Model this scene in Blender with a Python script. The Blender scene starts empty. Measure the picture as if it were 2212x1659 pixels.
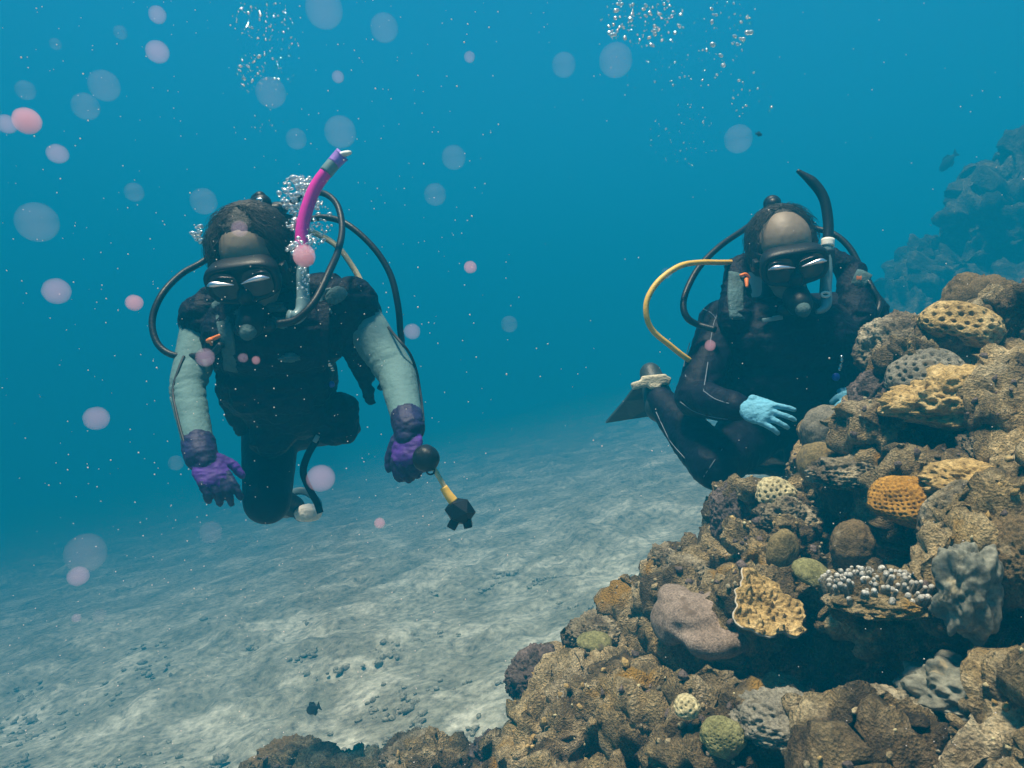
import bpy, bmesh, math, random
import numpy as np
from mathutils import Vector, Matrix

random.seed(7)
RNG = np.random.default_rng(11)
S = bpy.context.scene
COL = S.collection
R = math.radians

# ------------------------------------------------------------------ camera
HFOV = 72.0
FPX = 1106.0 / math.tan(R(HFOV / 2))          # focal length for a 2212 px wide frame
cam_data = bpy.data.cameras.new('camera')
cam_data.angle = R(HFOV)
cam_data.clip_start = 0.02
cam_data.clip_end = 400
cam = bpy.data.objects.new('camera', cam_data)
cam.location = (0, 0, 0)
cam.rotation_euler = (R(90), 0, 0)
COL.objects.link(cam)
S.camera = cam

# ------------------------------------------------------------------ world, sun, exposure
SUN_EL, SUN_AZ = 75.0, 232.0                   # azimuth clockwise from +Y: behind the camera, a little left
world = bpy.data.worlds.new('World')
S.world = world
world.use_nodes = True
wn, wl = world.node_tree.nodes, world.node_tree.links
wn.clear()
wo = wn.new('ShaderNodeOutputWorld')
bg = wn.new('ShaderNodeBackground')
sky = wn.new('ShaderNodeTexSky')
sky.sky_type = 'NISHITA'
sky.sun_disc = False
sky.sun_elevation = R(SUN_EL)
sky.sun_rotation = R(SUN_AZ)
bg.inputs['Strength'].default_value = 0.05
tint = wn.new('ShaderNodeMix')                # daylight that has come down through the sea: blue all round
tint.data_type = 'RGBA'
tint.blend_type = 'MULTIPLY'
tint.inputs[0].default_value = 1.0
tint.inputs[7].default_value = (0.22, 0.75, 1.0, 1)
wl.new(sky.outputs[0], tint.inputs[6])
wl.new(tint.outputs[2], bg.inputs['Color'])
wl.new(bg.outputs[0], wo.inputs['Surface'])

sun_data = bpy.data.lights.new('sun', 'SUN')
sun_data.energy = 5.0
sun_data.angle = R(10.0)
sun_data.color = (1.0, 0.87, 0.64)
sun = bpy.data.objects.new('sun', sun_data)
d = Vector((math.sin(R(SUN_AZ)) * math.cos(R(SUN_EL)), math.cos(R(SUN_AZ)) * math.cos(R(SUN_EL)), math.sin(R(SUN_EL))))
sun.rotation_euler = d.to_track_quat('Z', 'Y').to_euler()
sun.location = d * 30
COL.objects.link(sun)

vs = S.view_settings
vs.view_transform = 'Standard'
vs.look = 'None'
vs.exposure = 2.4
vs.gamma = 1.0
vs.use_curve_mapping = False
S.render.engine = 'CYCLES'
cy = S.cycles
cy.use_denoising = True
cy.max_bounces = 6
cy.diffuse_bounces = 2
cy.glossy_bounces = 2
cy.transmission_bounces = 3
cy.volume_bounces = 2
cy.transparent_max_bounces = 24
cy.sample_clamp_indirect = 4.0
cy.caustics_reflective = False
cy.caustics_refractive = False

# ------------------------------------------------------------------ helpers
def P(px, py, dist):
    """photo pixel (2212 x 1659 scale) at a distance in metres -> point in the scene"""
    return Vector(((px - 1106.0) / FPX * dist, dist, -(py - 829.5) / FPX * dist))

def U(pix, dist):
    return pix / FPX * dist

def _hash(ix, iy, iz, seed):
    h = (ix.astype(np.int64) * 374761393 + iy.astype(np.int64) * 668265263 + iz.astype(np.int64) * 2147483647 + seed * 1274126177) & 0xFFFFFFFF
    h = ((h ^ (h >> 13)) * 1274126177) & 0xFFFFFFFF
    h = ((h ^ (h >> 16)) * 2246822519) & 0xFFFFFFFF
    return ((h ^ (h >> 15)) & 0xFFFFFF).astype(np.float64) / 0xFFFFFF

def vnoise(p, seed=0):
    f = np.floor(p)
    t = p - f
    t = t * t * t * (t * (t * 6 - 15) + 10)
    i = f.astype(np.int64)
    x, y, z = i[:, 0], i[:, 1], i[:, 2]
    out = 0
    for dx in (0, 1):
        wx = t[:, 0] if dx else 1 - t[:, 0]
        for dy in (0, 1):
            wy = t[:, 1] if dy else 1 - t[:, 1]
            for dz in (0, 1):
                wz = t[:, 2] if dz else 1 - t[:, 2]
                out = out + wx * wy * wz * _hash(x + dx, y + dy, z + dz, seed)
    return out * 2 - 1

def fbm(p, octs=4, gain=0.5, seed=0):
    a, s, out = 1.0, 1.0, 0
    for k in range(octs):
        out = out + a * vnoise(p * s + 17.3 * k, seed + k)
        a *= gain
        s *= 2.03
    return out

def ridged(p, octs=3, seed=0):
    a, s, out = 1.0, 1.0, 0
    for k in range(octs):
        out = out + a * (1 - 2 * np.abs(vnoise(p * s + 9.1 * k, seed + k)))
        a *= 0.5
        s *= 2.1
    return out

def worley(p, seed=0):
    """distance to the nearest of one jittered point per cell"""
    f = np.floor(p)
    i = f.astype(np.int64)
    t = p - f
    best = np.full(len(p), 9.0)
    for dx in (-1, 0, 1):
        for dy in (-1, 0, 1):
            for dz in (-1, 0, 1):
                x, y, z = i[:, 0] + dx, i[:, 1] + dy, i[:, 2] + dz
                h = _hash(x, y, z, seed)
                qx = dx + h - t[:, 0]
                qy = dy + (h * 57.31) % 1.0 - t[:, 1]
                qz = dz + (h * 911.7) % 1.0 - t[:, 2]
                best = np.minimum(best, qx * qx + qy * qy + qz * qz)
    return np.sqrt(best)

def to_mesh(name, V, F, smooth=True):
    """V (n,3) array, F list of index tuples or (m,k) array"""
    me = bpy.data.meshes.new(name)
    V = np.asarray(V, dtype=np.float32)
    if isinstance(F, np.ndarray):
        k = F.shape[1]
        me.vertices.add(len(V))
        me.vertices.foreach_set('co', V.ravel())
        me.loops.add(F.size)
        me.loops.foreach_set('vertex_index', F.astype(np.int32).ravel())
        me.polygons.add(len(F))
        me.polygons.foreach_set('loop_start', np.arange(0, F.size, k, dtype=np.int32))
        me.update(calc_edges=True)
    else:
        me.from_pydata([tuple(map(float, v)) for v in V], [], [tuple(f) for f in F])
        me.update()
    me.polygons.foreach_set('use_smooth', np.full(len(me.polygons), smooth))
    return me

def root_of(o):
    while o.parent:
        o = o.parent
    return o

def empty(name, loc):
    o = bpy.data.objects.new(name, None)
    o.location = loc
    o.empty_display_size = 0.05
    COL.objects.link(o)
    return o

def tag(o, label=None, cat=None, group=None, kind=None):
    if label: o['label'] = label
    if cat: o['category'] = cat
    if group: o['group'] = group
    if kind: o['kind'] = kind
    return o

def obj(name, VF, mat, parent=None, loc=None, smooth=True):
    """one mesh object from world-space vertices; its origin is its own base, or its thing's"""
    V, F = VF
    V = np.asarray(V, dtype=np.float64)
    if parent is not None:
        L = np.array(root_of(parent).location)
    else:
        L = np.array(loc) if loc is not None else np.array([V[:, 0].mean(), V[:, 1].mean(), V[:, 2].min()])
    me = to_mesh(name, V - L, F, smooth)
    for m in (mat if isinstance(mat, (list, tuple)) else [mat]):
        me.materials.append(m)
    o = bpy.data.objects.new(name, me)
    if parent is None:
        o.location = L
    else:
        o.parent = parent
    COL.objects.link(o)
    return o

def join(*parts):
    Vs, Fs, n = [], [], 0
    for V, F in parts:
        V = np.asarray(V, dtype=np.float64)
        Vs.append(V)
        Fs += [tuple(int(i) + n for i in f) for f in F]
        n += len(V)
    return np.vstack(Vs), Fs

def spline(pts, n=12):
    """Catmull-Rom through rows of any width"""
    p = np.array([list(q) for q in pts], dtype=np.float64)
    p = np.vstack([2 * p[0] - p[1], p, 2 * p[-1] - p[-2]])
    out = []
    for i in range(1, len(p) - 2):
        for t in np.linspace(0, 1, n, endpoint=False):
            a, b, c, e = p[i - 1], p[i], p[i + 1], p[i + 2]
            out.append(0.5 * ((2 * b) + (-a + c) * t + (2 * a - 5 * b + 4 * c - e) * t * t + (-a + 3 * b - 3 * c + e) * t ** 3))
    out.append(p[-2])
    return np.array(out)

def sweep(path, rad, seg=12, flat=1.0, cap=True, up=(0.3, 0.9, 0.2)):
    """tube along a polyline; rad a number or one per point; flat squeezes one axis"""
    path = np.asarray(path, dtype=np.float64)
    n = len(path)
    rad = np.full(n, rad) if np.isscalar(rad) else np.asarray(rad)
    T = np.gradient(path, axis=0)
    T /= np.linalg.norm(T, axis=1)[:, None] + 1e-12
    u = np.array(up, dtype=float)
    V, F = [], []
    ang = np.linspace(0, 2 * math.pi, seg, endpoint=False)
    for i in range(n):
        u = u - T[i] * u.dot(T[i])
        u /= np.linalg.norm(u) + 1e-12
        w = np.cross(T[i], u)
        V.append(path[i] + rad[i] * (np.cos(ang)[:, None] * u * flat + np.sin(ang)[:, None] * w))
    V = np.vstack(V)
    for i in range(n - 1):
        for k in range(seg):
            a, b = i * seg + k, i * seg + (k + 1) % seg
            F.append((a, b, b + seg, a + seg))
    if cap:
        F.append(tuple(range(seg))[::-1])
        F.append(tuple(range((n - 1) * seg, n * seg)))
    return V, F

def tube(pts, rad, n=10, seg=12, **kw):
    """rad: one number or one per control point"""
    if np.isscalar(rad):
        return sweep(spline(pts, n), rad, seg, **kw)
    s = spline([tuple(p) + (r,) for p, r in zip(pts, rad)], n)
    return sweep(s[:, :3], np.maximum(s[:, 3], 1e-4), seg, **kw)

_ICO = {}
def ico(level):
    if level not in _ICO:
        bm = bmesh.new()
        bmesh.ops.create_icosphere(bm, subdivisions=level, radius=1.0)
        V = np.array([v.co[:] for v in bm.verts])
        bm.verts.index_update()
        F = np.array([[v.index for v in f.verts] for f in bm.faces])
        bm.free()
        _ICO[level] = (V, F)
    return _ICO[level]

def rot_xyz(rx, ry, rz):
    return np.array((Matrix.Rotation(rz, 3, 'Z') @ Matrix.Rotation(ry, 3, 'Y') @ Matrix.Rotation(rx, 3, 'X')))

def ball(c, r, level=3, rot=None):
    V, F = ico(level)
    r = np.array([r, r, r] if np.isscalar(r) else r)
    V = V * r
    if rot is not None:
        V = V @ rot.T
    return V + np.array(c), F

def capsule(p0, r0, p1, r1, seg=16, rings=5):
    p0, p1 = np.array(p0, float), np.array(p1, float)
    ax = p1 - p0
    L = np.linalg.norm(ax)
    t = ax / (L + 1e-12)
    prof = []
    for a in np.linspace(-math.pi / 2, 0, rings + 1)[1:]:
        prof.append((r0 * math.sin(a), r0 * math.cos(a)))
    for a in np.linspace(0, math.pi / 2, rings + 1)[:-1]:
        prof.append((L + r1 * math.sin(a), r1 * math.cos(a)))
    u = np.cross(t, [0.31, 0.55, 0.77]); u /= np.linalg.norm(u)
    w = np.cross(t, u)
    ang = np.linspace(0, 2 * math.pi, seg, endpoint=False)
    V = [p0 - t * r0]
    for h, r in prof:
        V += list(p0 + t * h + r * (np.cos(ang)[:, None] * u + np.sin(ang)[:, None] * w))
    V.append(p1 + t * r1)
    F = []
    m = len(prof)
    for k in range(seg):
        F.append((0, 1 + (k + 1) % seg, 1 + k))
        for i in range(m - 1):
            a, b = 1 + i * seg + k, 1 + i * seg + (k + 1) % seg
            F.append((a, b, b + seg, a + seg))
        F.append((1 + (m - 1) * seg + k, 1 + (m - 1) * seg + (k + 1) % seg, len(V) - 1))
    return np.array(V), F

def box(c, size, rot=None, bevel=0.0):
    bm = bmesh.new()
    bmesh.ops.create_cube(bm, size=1.0)
    for v in bm.verts:
        v.co = Vector([v.co[k] * size[k] for k in range(3)])
    if bevel:
        bmesh.ops.bevel(bm, geom=bm.edges[:], offset=bevel, segments=2, affect='EDGES', profile=0.6)
    bm.verts.index_update()
    V = np.array([v.co[:] for v in bm.verts])
    F = [tuple(v.index for v in f.verts) for f in bm.faces]
    bm.free()
    if rot is not None:
        V = V @ rot.T
    return V + np.array(c), F

def fuse(parts, voxel, smooth=0, it_factor=0.5):
    """union of closed shapes as one continuous surface"""
    me = to_mesh('tmp', *join(*parts))
    o = bpy.data.objects.new('tmp', me)
    COL.objects.link(o)
    m = o.modifiers.new('r', 'REMESH')
    m.mode = 'VOXEL'
    m.voxel_size = voxel
    if smooth:
        s = o.modifiers.new('s', 'SMOOTH')
        s.iterations = smooth
        s.factor = it_factor
    dg = bpy.context.evaluated_depsgraph_get()
    ev = bpy.data.meshes.new_from_object(o.evaluated_get(dg))
    n = len(ev.vertices)
    V = np.empty(n * 3); ev.vertices.foreach_get('co', V)
    F = np.empty(len(ev.loops), dtype=np.int32); ev.loops.foreach_get('vertex_index', F)
    bpy.data.objects.remove(o)
    bpy.data.meshes.remove(me)
    bpy.data.meshes.remove(ev)
    return V.reshape(-1, 3), F.reshape(-1, 4)

def normals(V, F):
    F = np.asarray(F)
    n = np.cross(V[F[:, 1]] - V[F[:, 0]], V[F[:, 2]] - V[F[:, 0]])
    if F.shape[1] == 4:
        n = n + np.cross(V[F[:, 2]] - V[F[:, 0]], V[F[:, 3]] - V[F[:, 0]])
    N = np.zeros_like(V)
    for k in range(F.shape[1]):
        for a in range(3):
            N[:, a] += np.bincount(F[:, k], weights=n[:, a], minlength=len(V))
    return N / (np.linalg.norm(N, axis=1)[:, None] + 1e-12)

# ------------------------------------------------------------------ materials
def new_mat(name):
    m = bpy.data.materials.new(name)
    m.use_nodes = True
    nt = m.node_tree
    return m, nt, nt.nodes['Principled BSDF']

def plain(name, col, rough=0.6, var=0.15, scale=40, bump=0.0, spec=0.4, metal=0.0, bscale=None):
    """a base colour with slight procedural variation and fine relief"""
    m, nt, b = new_mat(name)
    tc = nt.nodes.new('ShaderNodeTexCoord')
    nz = nt.nodes.new('ShaderNodeTexNoise')
    nz.inputs['Scale'].default_value = scale
    nz.inputs['Detail'].default_value = 4
    nt.links.new(tc.outputs['Object'], nz.inputs['Vector'])
    rp = nt.nodes.new('ShaderNodeValToRGB')
    rp.color_ramp.elements[0].position = 0.3
    rp.color_ramp.elements[1].position = 0.7
    rp.color_ramp.elements[0].color = (*[c * (1 - var) for c in col], 1)
    rp.color_ramp.elements[1].color = (*[min(1, c * (1 + var)) for c in col], 1)
    nt.links.new(nz.outputs['Fac'], rp.inputs['Fac'])
    nt.links.new(rp.outputs['Color'], b.inputs['Base Color'])
    b.inputs['Roughness'].default_value = rough
    b.inputs['Specular IOR Level'].default_value = spec
    b.inputs['Metallic'].default_value = metal
    if bump:
        n2 = nt.nodes.new('ShaderNodeTexNoise')
        n2.inputs['Scale'].default_value = bscale or scale * 3
        n2.inputs['Detail'].default_value = 5
        nt.links.new(tc.outputs['Object'], n2.inputs['Vector'])
        bp = nt.nodes.new('ShaderNodeBump')
        bp.inputs['Strength'].default_value = bump
        bp.inputs['Distance'].default_value = 0.01
        nt.links.new(n2.outputs['Fac'], bp.inputs['Height'])
        nt.links.new(bp.outputs['Normal'], b.inputs['Normal'])
    return m

def rocky(name, cols, scale=9, fine=60, bump=0.6, rough=0.9, dist=0.012, speck=None, rug=0.68, patch=None):
    """several mottled colours at two scales, with relief; cols: list of (position, rgb)"""
    m, nt, b = new_mat(name)
    tc = nt.nodes.new('ShaderNodeTexCoord')
    n1 = nt.nodes.new('ShaderNodeTexNoise')
    n1.inputs['Scale'].default_value = scale
    n1.inputs['Detail'].default_value = 7
    n1.inputs['Roughness'].default_value = rug
    n1.inputs['Distortion'].default_value = 0.6
    nt.links.new(tc.outputs['Object'], n1.inputs['Vector'])
    rp = nt.nodes.new('ShaderNodeValToRGB')
    els = rp.color_ramp.elements
    while len(els) < len(cols):
        els.new(0.5)
    for e, (p, c) in zip(els, cols):
        e.position = p
        e.color = (*c, 1)
    nt.links.new(n1.outputs['Fac'], rp.inputs['Fac'])
    n2 = nt.nodes.new('ShaderNodeTexNoise')
    n2.inputs['Scale'].default_value = fine
    n2.inputs['Detail'].default_value = 6
    n2.inputs['Roughness'].default_value = 0.7
    nt.links.new(tc.outputs['Object'], n2.inputs['Vector'])
    r2 = nt.nodes.new('ShaderNodeValToRGB')
    r2.color_ramp.elements[0].position = 0.32
    r2.color_ramp.elements[0].color = (0.36, 0.35, 0.34, 1)
    r2.color_ramp.elements[1].position = 0.68
    r2.color_ramp.elements[1].color = (1.62, 1.58, 1.5, 1)
    nt.links.new(n2.outputs['Fac'], r2.inputs['Fac'])
    mx = nt.nodes.new('ShaderNodeMix')
    mx.data_type = 'RGBA'
    mx.blend_type = 'MULTIPLY'
    mx.inputs[0].default_value = 1.0
    nt.links.new(rp.outputs['Color'], mx.inputs[6])
    nt.links.new(r2.outputs['Color'], mx.inputs[7])
    last = mx.outputs[2]
    if patch:                                           # broad crusts of another tone
        n4 = nt.nodes.new('ShaderNodeTexNoise')
        n4.inputs['Scale'].default_value = patch[0]
        n4.inputs['Detail'].default_value = 5
        n4.inputs['Roughness'].default_value = 0.6
        nt.links.new(tc.outputs['Object'], n4.inputs['Vector'])
        r4 = nt.nodes.new('ShaderNodeValToRGB')
        r4.color_ramp.elements[0].position = 0.38
        r4.color_ramp.elements[0].color = (*patch[1], 1)
        r4.color_ramp.elements[1].position = 0.62
        r4.color_ramp.elements[1].color = (*patch[2], 1)
        e_ = r4.color_ramp.elements.new(0.5)
        e_.color = (1, 1, 1, 1)
        nt.links.new(n4.outputs['Fac'], r4.inputs['Fac'])
        mx4 = nt.nodes.new('ShaderNodeMix')
        mx4.data_type = 'RGBA'
        mx4.blend_type = 'MULTIPLY'
        mx4.inputs[0].default_value = 1.0
        nt.links.new(last, mx4.inputs[6])
        nt.links.new(r4.outputs['Color'], mx4.inputs[7])
        last = mx4.outputs[2]
    if speck:
        n3 = nt.nodes.new('ShaderNodeTexNoise')
        n3.inputs['Scale'].default_value = speck[1]
        n3.inputs['Detail'].default_value = 3
        nt.links.new(tc.outputs['Object'], n3.inputs['Vector'])
        r3 = nt.nodes.new('ShaderNodeValToRGB')
        r3.color_ramp.elements[0].position = speck[2]
        r3.color_ramp.elements[1].position = speck[2] + 0.06
        nt.links.new(n3.outputs['Fac'], r3.inputs['Fac'])
        mx2 = nt.nodes.new('ShaderNodeMix')
        mx2.data_type = 'RGBA'
        nt.links.new(r3.outputs['Color'], mx2.inputs[0])
        nt.links.new(last, mx2.inputs[6])
        mx2.inputs[7].default_value = (*speck[0], 1)
        last = mx2.outputs[2]
    nt.links.new(last, b.inputs['Base Color'])
    b.inputs['Roughness'].default_value = rough
    b.inputs['Specular IOR Level'].default_value = 0.2
    ad = nt.nodes.new('ShaderNodeMath')
    ad.operation = 'MULTIPLY_ADD'
    ad.inputs[1].default_value = 1.6
    nt.links.new(n1.outputs['Fac'], ad.inputs[0])
    nt.links.new(n2.outputs['Fac'], ad.inputs[2])
    vo = nt.nodes.new('ShaderNodeTexVoronoi')          # small pores and grains
    vo.inputs['Scale'].default_value = fine * 1.9
    vo.inputs['Randomness'].default_value = 1.0
    nt.links.new(tc.outputs['Object'], vo.inputs['Vector'])
    ad2 = nt.nodes.new('ShaderNodeMath')
    ad2.operation = 'MULTIPLY_ADD'
    ad2.inputs[1].default_value = 0.4
    nt.links.new(vo.outputs['Distance'], ad2.inputs[0])
    nt.links.new(ad.outputs[0], ad2.inputs[2])
    bp = nt.nodes.new('ShaderNodeBump')
    bp.inputs['Strength'].default_value = bump
    bp.inputs['Distance'].default_value = dist
    nt.links.new(ad2.outputs[0], bp.inputs['Height'])
    nt.links.new(bp.outputs['Normal'], b.inputs['Normal'])
    return m
# ------------------------------------------------------------------ seabed
def seabed_z(x, y):
    return -1.85 + 6.6 * np.tanh(np.asarray(x) / 30.0) + 0.0 * np.asarray(y)

def make_seabed():
    a = np.linspace(-1, 1, 420)
    xs = np.sign(a) * (np.exp(np.abs(a) * 4.1) - 1) / (math.exp(4.1) - 1) * 58
    b = np.linspace(0, 1, 440)
    ys = 1.0 + (np.exp(b * 4.6) - 1) / (math.exp(4.6) - 1) * 57
    ys = np.concatenate([np.linspace(-12, 0.9, 24), ys])
    X, Y = np.meshgrid(xs, ys)
    p = np.stack([X.ravel(), Y.ravel(), np.zeros(X.size)], 1)
    z = seabed_z(p[:, 0], p[:, 1])
    q = p * [0.75, 0.75, 1]
    z = z + 0.05 * fbm(q * 0.9, 3, seed=3) + 0.045 * np.maximum(0, fbm(q * 2.6, 3, seed=5) + 0.1)
    clump = np.clip(fbm(q * 1.5 + 4, 4, seed=9) * 1.8 + 0.25, 0, 1)
    z = z + clump * (0.06 * np.maximum(0, fbm(q * 3.0, 3, gain=0.6, seed=21)) + 0.035 * fbm(q * 7, 3, gain=0.6, seed=33))
    p[:, 2] = z
    ny, nx = X.shape
    i = np.arange(ny * nx).reshape(ny, nx)
    F = np.stack([i[:-1, :-1].ravel(), i[:-1, 1:].ravel(), i[1:, 1:].ravel(), i[1:, :-1].ravel()], 1)
    return p, F

M_SAND = rocky('sand', [(0.33, (0.22, 0.22, 0.17)), (0.45, (0.31, 0.305, 0.245)), (0.54, (0.39, 0.385, 0.315)), (0.64, (0.58, 0.57, 0.48))], scale=1.7, fine=15, bump=0.4, dist=0.05, rug=0.55)
seabed = tag(obj('seabed', make_seabed(), M_SAND, loc=(0, 0, -1.85)), kind='structure')

# ------------------------------------------------------------------ near reef: lumps fused into one rock, then roughened
DCTRL = np.array([  # px, py, distance of the reef's front there
    (540, 1660, 2.05), (760, 1650, 1.85), (1000, 1640, 1.6), (1150, 1480, 1.62), (1250, 1570, 1.36), (1250, 1390, 1.75), (1350, 1310, 1.75),
    (1420, 1210, 1.85), (1500, 1200, 1.8), (1400, 1600, 1.15), (1300, 1690, 1.1), (1510, 1340, 1.40), (1580, 1130, 1.74), (1680, 1070, 1.66), (1650, 1310, 1.26),
    (1700, 1200, 1.36), (1770, 1000, 1.66), (1800, 930, 1.74), (1860, 830, 1.78), (1900, 1330, 1.06), (1960, 1080, 1.28),
    (1900, 960, 1.5), (2000, 820, 1.5), (1930, 730, 1.72), (2080, 700, 1.6), (2110, 640, 1.72), (2090, 1270, 1.0), (2200, 1150, 1.0),
    (2200, 900, 1.25), (2200, 680, 1.55), (2400, 640, 1.5), (2400, 1000, 1.0), (2400, 1300, 0.85), (1500, 1560, 1.1), (1700, 1560, 1.0), (1900, 1560, 0.92),
    (2080, 1480, 0.95), (2210, 1560, 0.82), (2400, 1560, 0.75), (1560, 1660, 1.0), (1900, 1690, 0.84), (2200, 1690, 0.76), (1500, 1800, 0.95), (2200, 1800, 0.7), (1000, 1800, 1.45)])

def reef_d(px, py):
    w = 1.0 / (((DCTRL[:, 0] - px) ** 2 + (DCTRL[:, 1] - py) ** 2) ** 1.6 + 50.0)
    return float((w * DCTRL[:, 2]).sum() / w.sum())

REEF = [(540, 1659), (565, 1640), (640, 1625), (760, 1640), (850, 1620), (960, 1610), (990, 1640), (1060, 1625), (1120, 1570), (1130, 1480), (1180, 1440), (1250, 1370),
        (1340, 1310), (1410, 1240), (1425, 1200), (1500, 1200), (1550, 1200), (1560, 1090), (1600, 1065), (1660, 1050), (1730, 1030), (1745, 980), (1770, 920),
        (1830, 895), (1850, 870), (1890, 810), (1900, 750), (1935, 715), (2005, 705), (2040, 670), (2070, 630), (2120, 620), (2165, 640), (2212, 630),
        (2480, 590), (2480, 1820), (540, 1820)]
CAVES = [([(1400, 1400), (1560, 1400), (1640, 1380), (1750, 1365), (1900, 1375), (2050, 1325), (2212, 1285), (2420, 1250), (2420, 1430), (2150, 1455), (2040, 1490),
           (1950, 1505), (1850, 1520), (1700, 1520), (1600, 1510), (1500, 1495), (1410, 1475)], 0.62),
         ([(1765, 1085), (1880, 1098), (2010, 1112), (2030, 1190), (2000, 1255), (1860, 1262), (1790, 1225), (1755, 1150)], 0.48),
         ([(1415, 1560), (1450, 1495), (1485, 1540), (1450, 1620), (1420, 1700), (1360, 1700)], 0.3),
         ([(1970, 945), (2110, 925), (2130, 1000), (2030, 1015)], 0.16),
         ([(1540, 1235), (1590, 1235), (1585, 1290), (1545, 1285)], 0.12),
         ([(1290, 1640), (1300, 1590), (1330, 1600), (1320, 1700), (1280, 1700)], 0.15)]

def inside(px, py, poly):
    c = False
    for (x0, y0), (x1, y1) in zip(poly, poly[1:] + poly[:1]):
        if (y0 > py) != (y1 > py) and px < (x1 - x0) * (py - y0) / (y1 - y0) + x0:
            c = not c
    return c

def edge_dist(px, py, poly):
    best = 1e9
    for (x0, y0), (x1, y1) in zip(poly, poly[1:] + poly[:1]):
        t = max(0, min(1, ((px - x0) * (x1 - x0) + (py - y0) * (y1 - y0)) / ((x1 - x0) ** 2 + (y1 - y0) ** 2 + 1e-9)))
        best = min(best, math.hypot(px - x0 - t * (x1 - x0), py - y0 - t * (y1 - y0)))
    return best

def make_reef():
    parts = []
    for gy in range(600, 1830, 44):
        for gx in range(540, 2490, 48):
            px, py = gx + random.uniform(-20, 20), gy + random.uniform(-18, 18)
            if not inside(px, py, REEF):
                continue
            dd = reef_d(px, py)
            deep = next((e for poly, e in CAVES if inside(px, py, poly)), 0.0)
            big = random.random() < 0.16
            r = U(random.uniform(52, 66) if big else random.uniform(32, 50), dd) * (1.0 if not deep else 1.3)
            r = min(r, U(edge_dist(px, py, REEF) * 0.9 + 8, dd))
            if not deep:
                gap = min(edge_dist(px, py, poly) for poly, e in CAVES)
                r = min(r, U(gap * 0.85 + 9, dd))
            dc = dd + deep + r * (0.75 if big else 0.85) + random.uniform(-0.02, 0.03)
            sc = np.array([random.uniform(0.9, 1.35), random.uniform(0.9, 1.3), random.uniform(0.6, 1.0)])
            c = P(px, py, dc)
            parts.append(ball(c, r * sc, 2, rot_xyz(random.uniform(-.4, .4), random.uniform(-.4, .4), random.uniform(0, 3))))
            # the body of the reef behind and below the face
            fy = c.y + (0.55 if py < 1440 else 0.25)
            foot = Vector((c.x * fy / c.y + 0.12, fy, float(seabed_z(c.x, c.y)) - 0.05))
            top = Vector(P(px, py, dc + 0.14))
            if deep < 0.5:
                if py > 1440 or py < 1100 or px < 1420:
                    parts.append(capsule(top, r * 1.1, foot, 0.16, 8, 2))
                else:
                    parts.append(capsule(top, r * 1.05, P(px + 70, py + 60, dc + 0.6), 0.11, 8, 2))
            else:
                parts.append(capsule(top, r * 1.3, foot + Vector((0, 0.2, 0)), 0.2, 8, 2))
    V, F = fuse(parts, 0.0060, 3)
    # drop what lies under the sand, inside the hill or far down the hidden near wall
    C = V[F[:, 0]]
    keep = (C[:, 2] > seabed_z(C[:, 0], C[:, 1]) - 0.06) & (C[:, 1] < 2.45) & ((C[:, 2] > -0.62 * C[:, 1] - 0.22) | (C[:, 0] < 0.02))
    F = F[keep]
    used = np.zeros(len(V), dtype=bool)
    used[F.ravel()] = True
    V, F = V[used], (np.cumsum(used) - 1)[F]
    N = normals(V, F)
    d1 = 0.026 * fbm(V * 9, 3, seed=41) + 0.020 * ridged(V * 19, 3, seed=51) + 0.006 * ridged(V * 42 + 5, 1, seed=57)
    mask = np.clip(0.5 + 1.6 * vnoise(V * 6, 77), 0, 1)
    pits = np.clip(0.45 - worley(V * 34, seed=5), 0, 1)
    knob = np.clip(0.55 - worley(V * 46 + 3.3, seed=8), 0, 1)
    d1 += -0.045 * pits * mask + 0.024 * knob * (1 - mask) + 0.009 * fbm(V * 62, 2, gain=0.75, seed=61)
    V = V + N * d1[:, None]
    # loose warp so that crusts overhang in places
    w = np.stack([vnoise(V * 26, 91), vnoise(V * 26, 92), vnoise(V * 26, 93)], 1)
    return V + 0.007 * w, F

M_REEF = rocky('reef_rock', [(0.28, (0.045, 0.037, 0.026)), (0.42, (0.16, 0.122, 0.07)), (0.5, (0.31, 0.235, 0.125)), (0.58, (0.43, 0.345, 0.215)), (0.70, (0.66, 0.55, 0.37))],
               scale=9, fine=130, bump=1.0, dist=0.018, speck=((0.42, 0.24, 0.05), 6.0, 0.62), patch=(4.5, (0.5, 0.46, 0.46), (1.35, 1.3, 1.18)))
REEF_VF = make_reef()
reef = tag(obj('reef_slope', REEF_VF, M_REEF), kind='structure')

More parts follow.
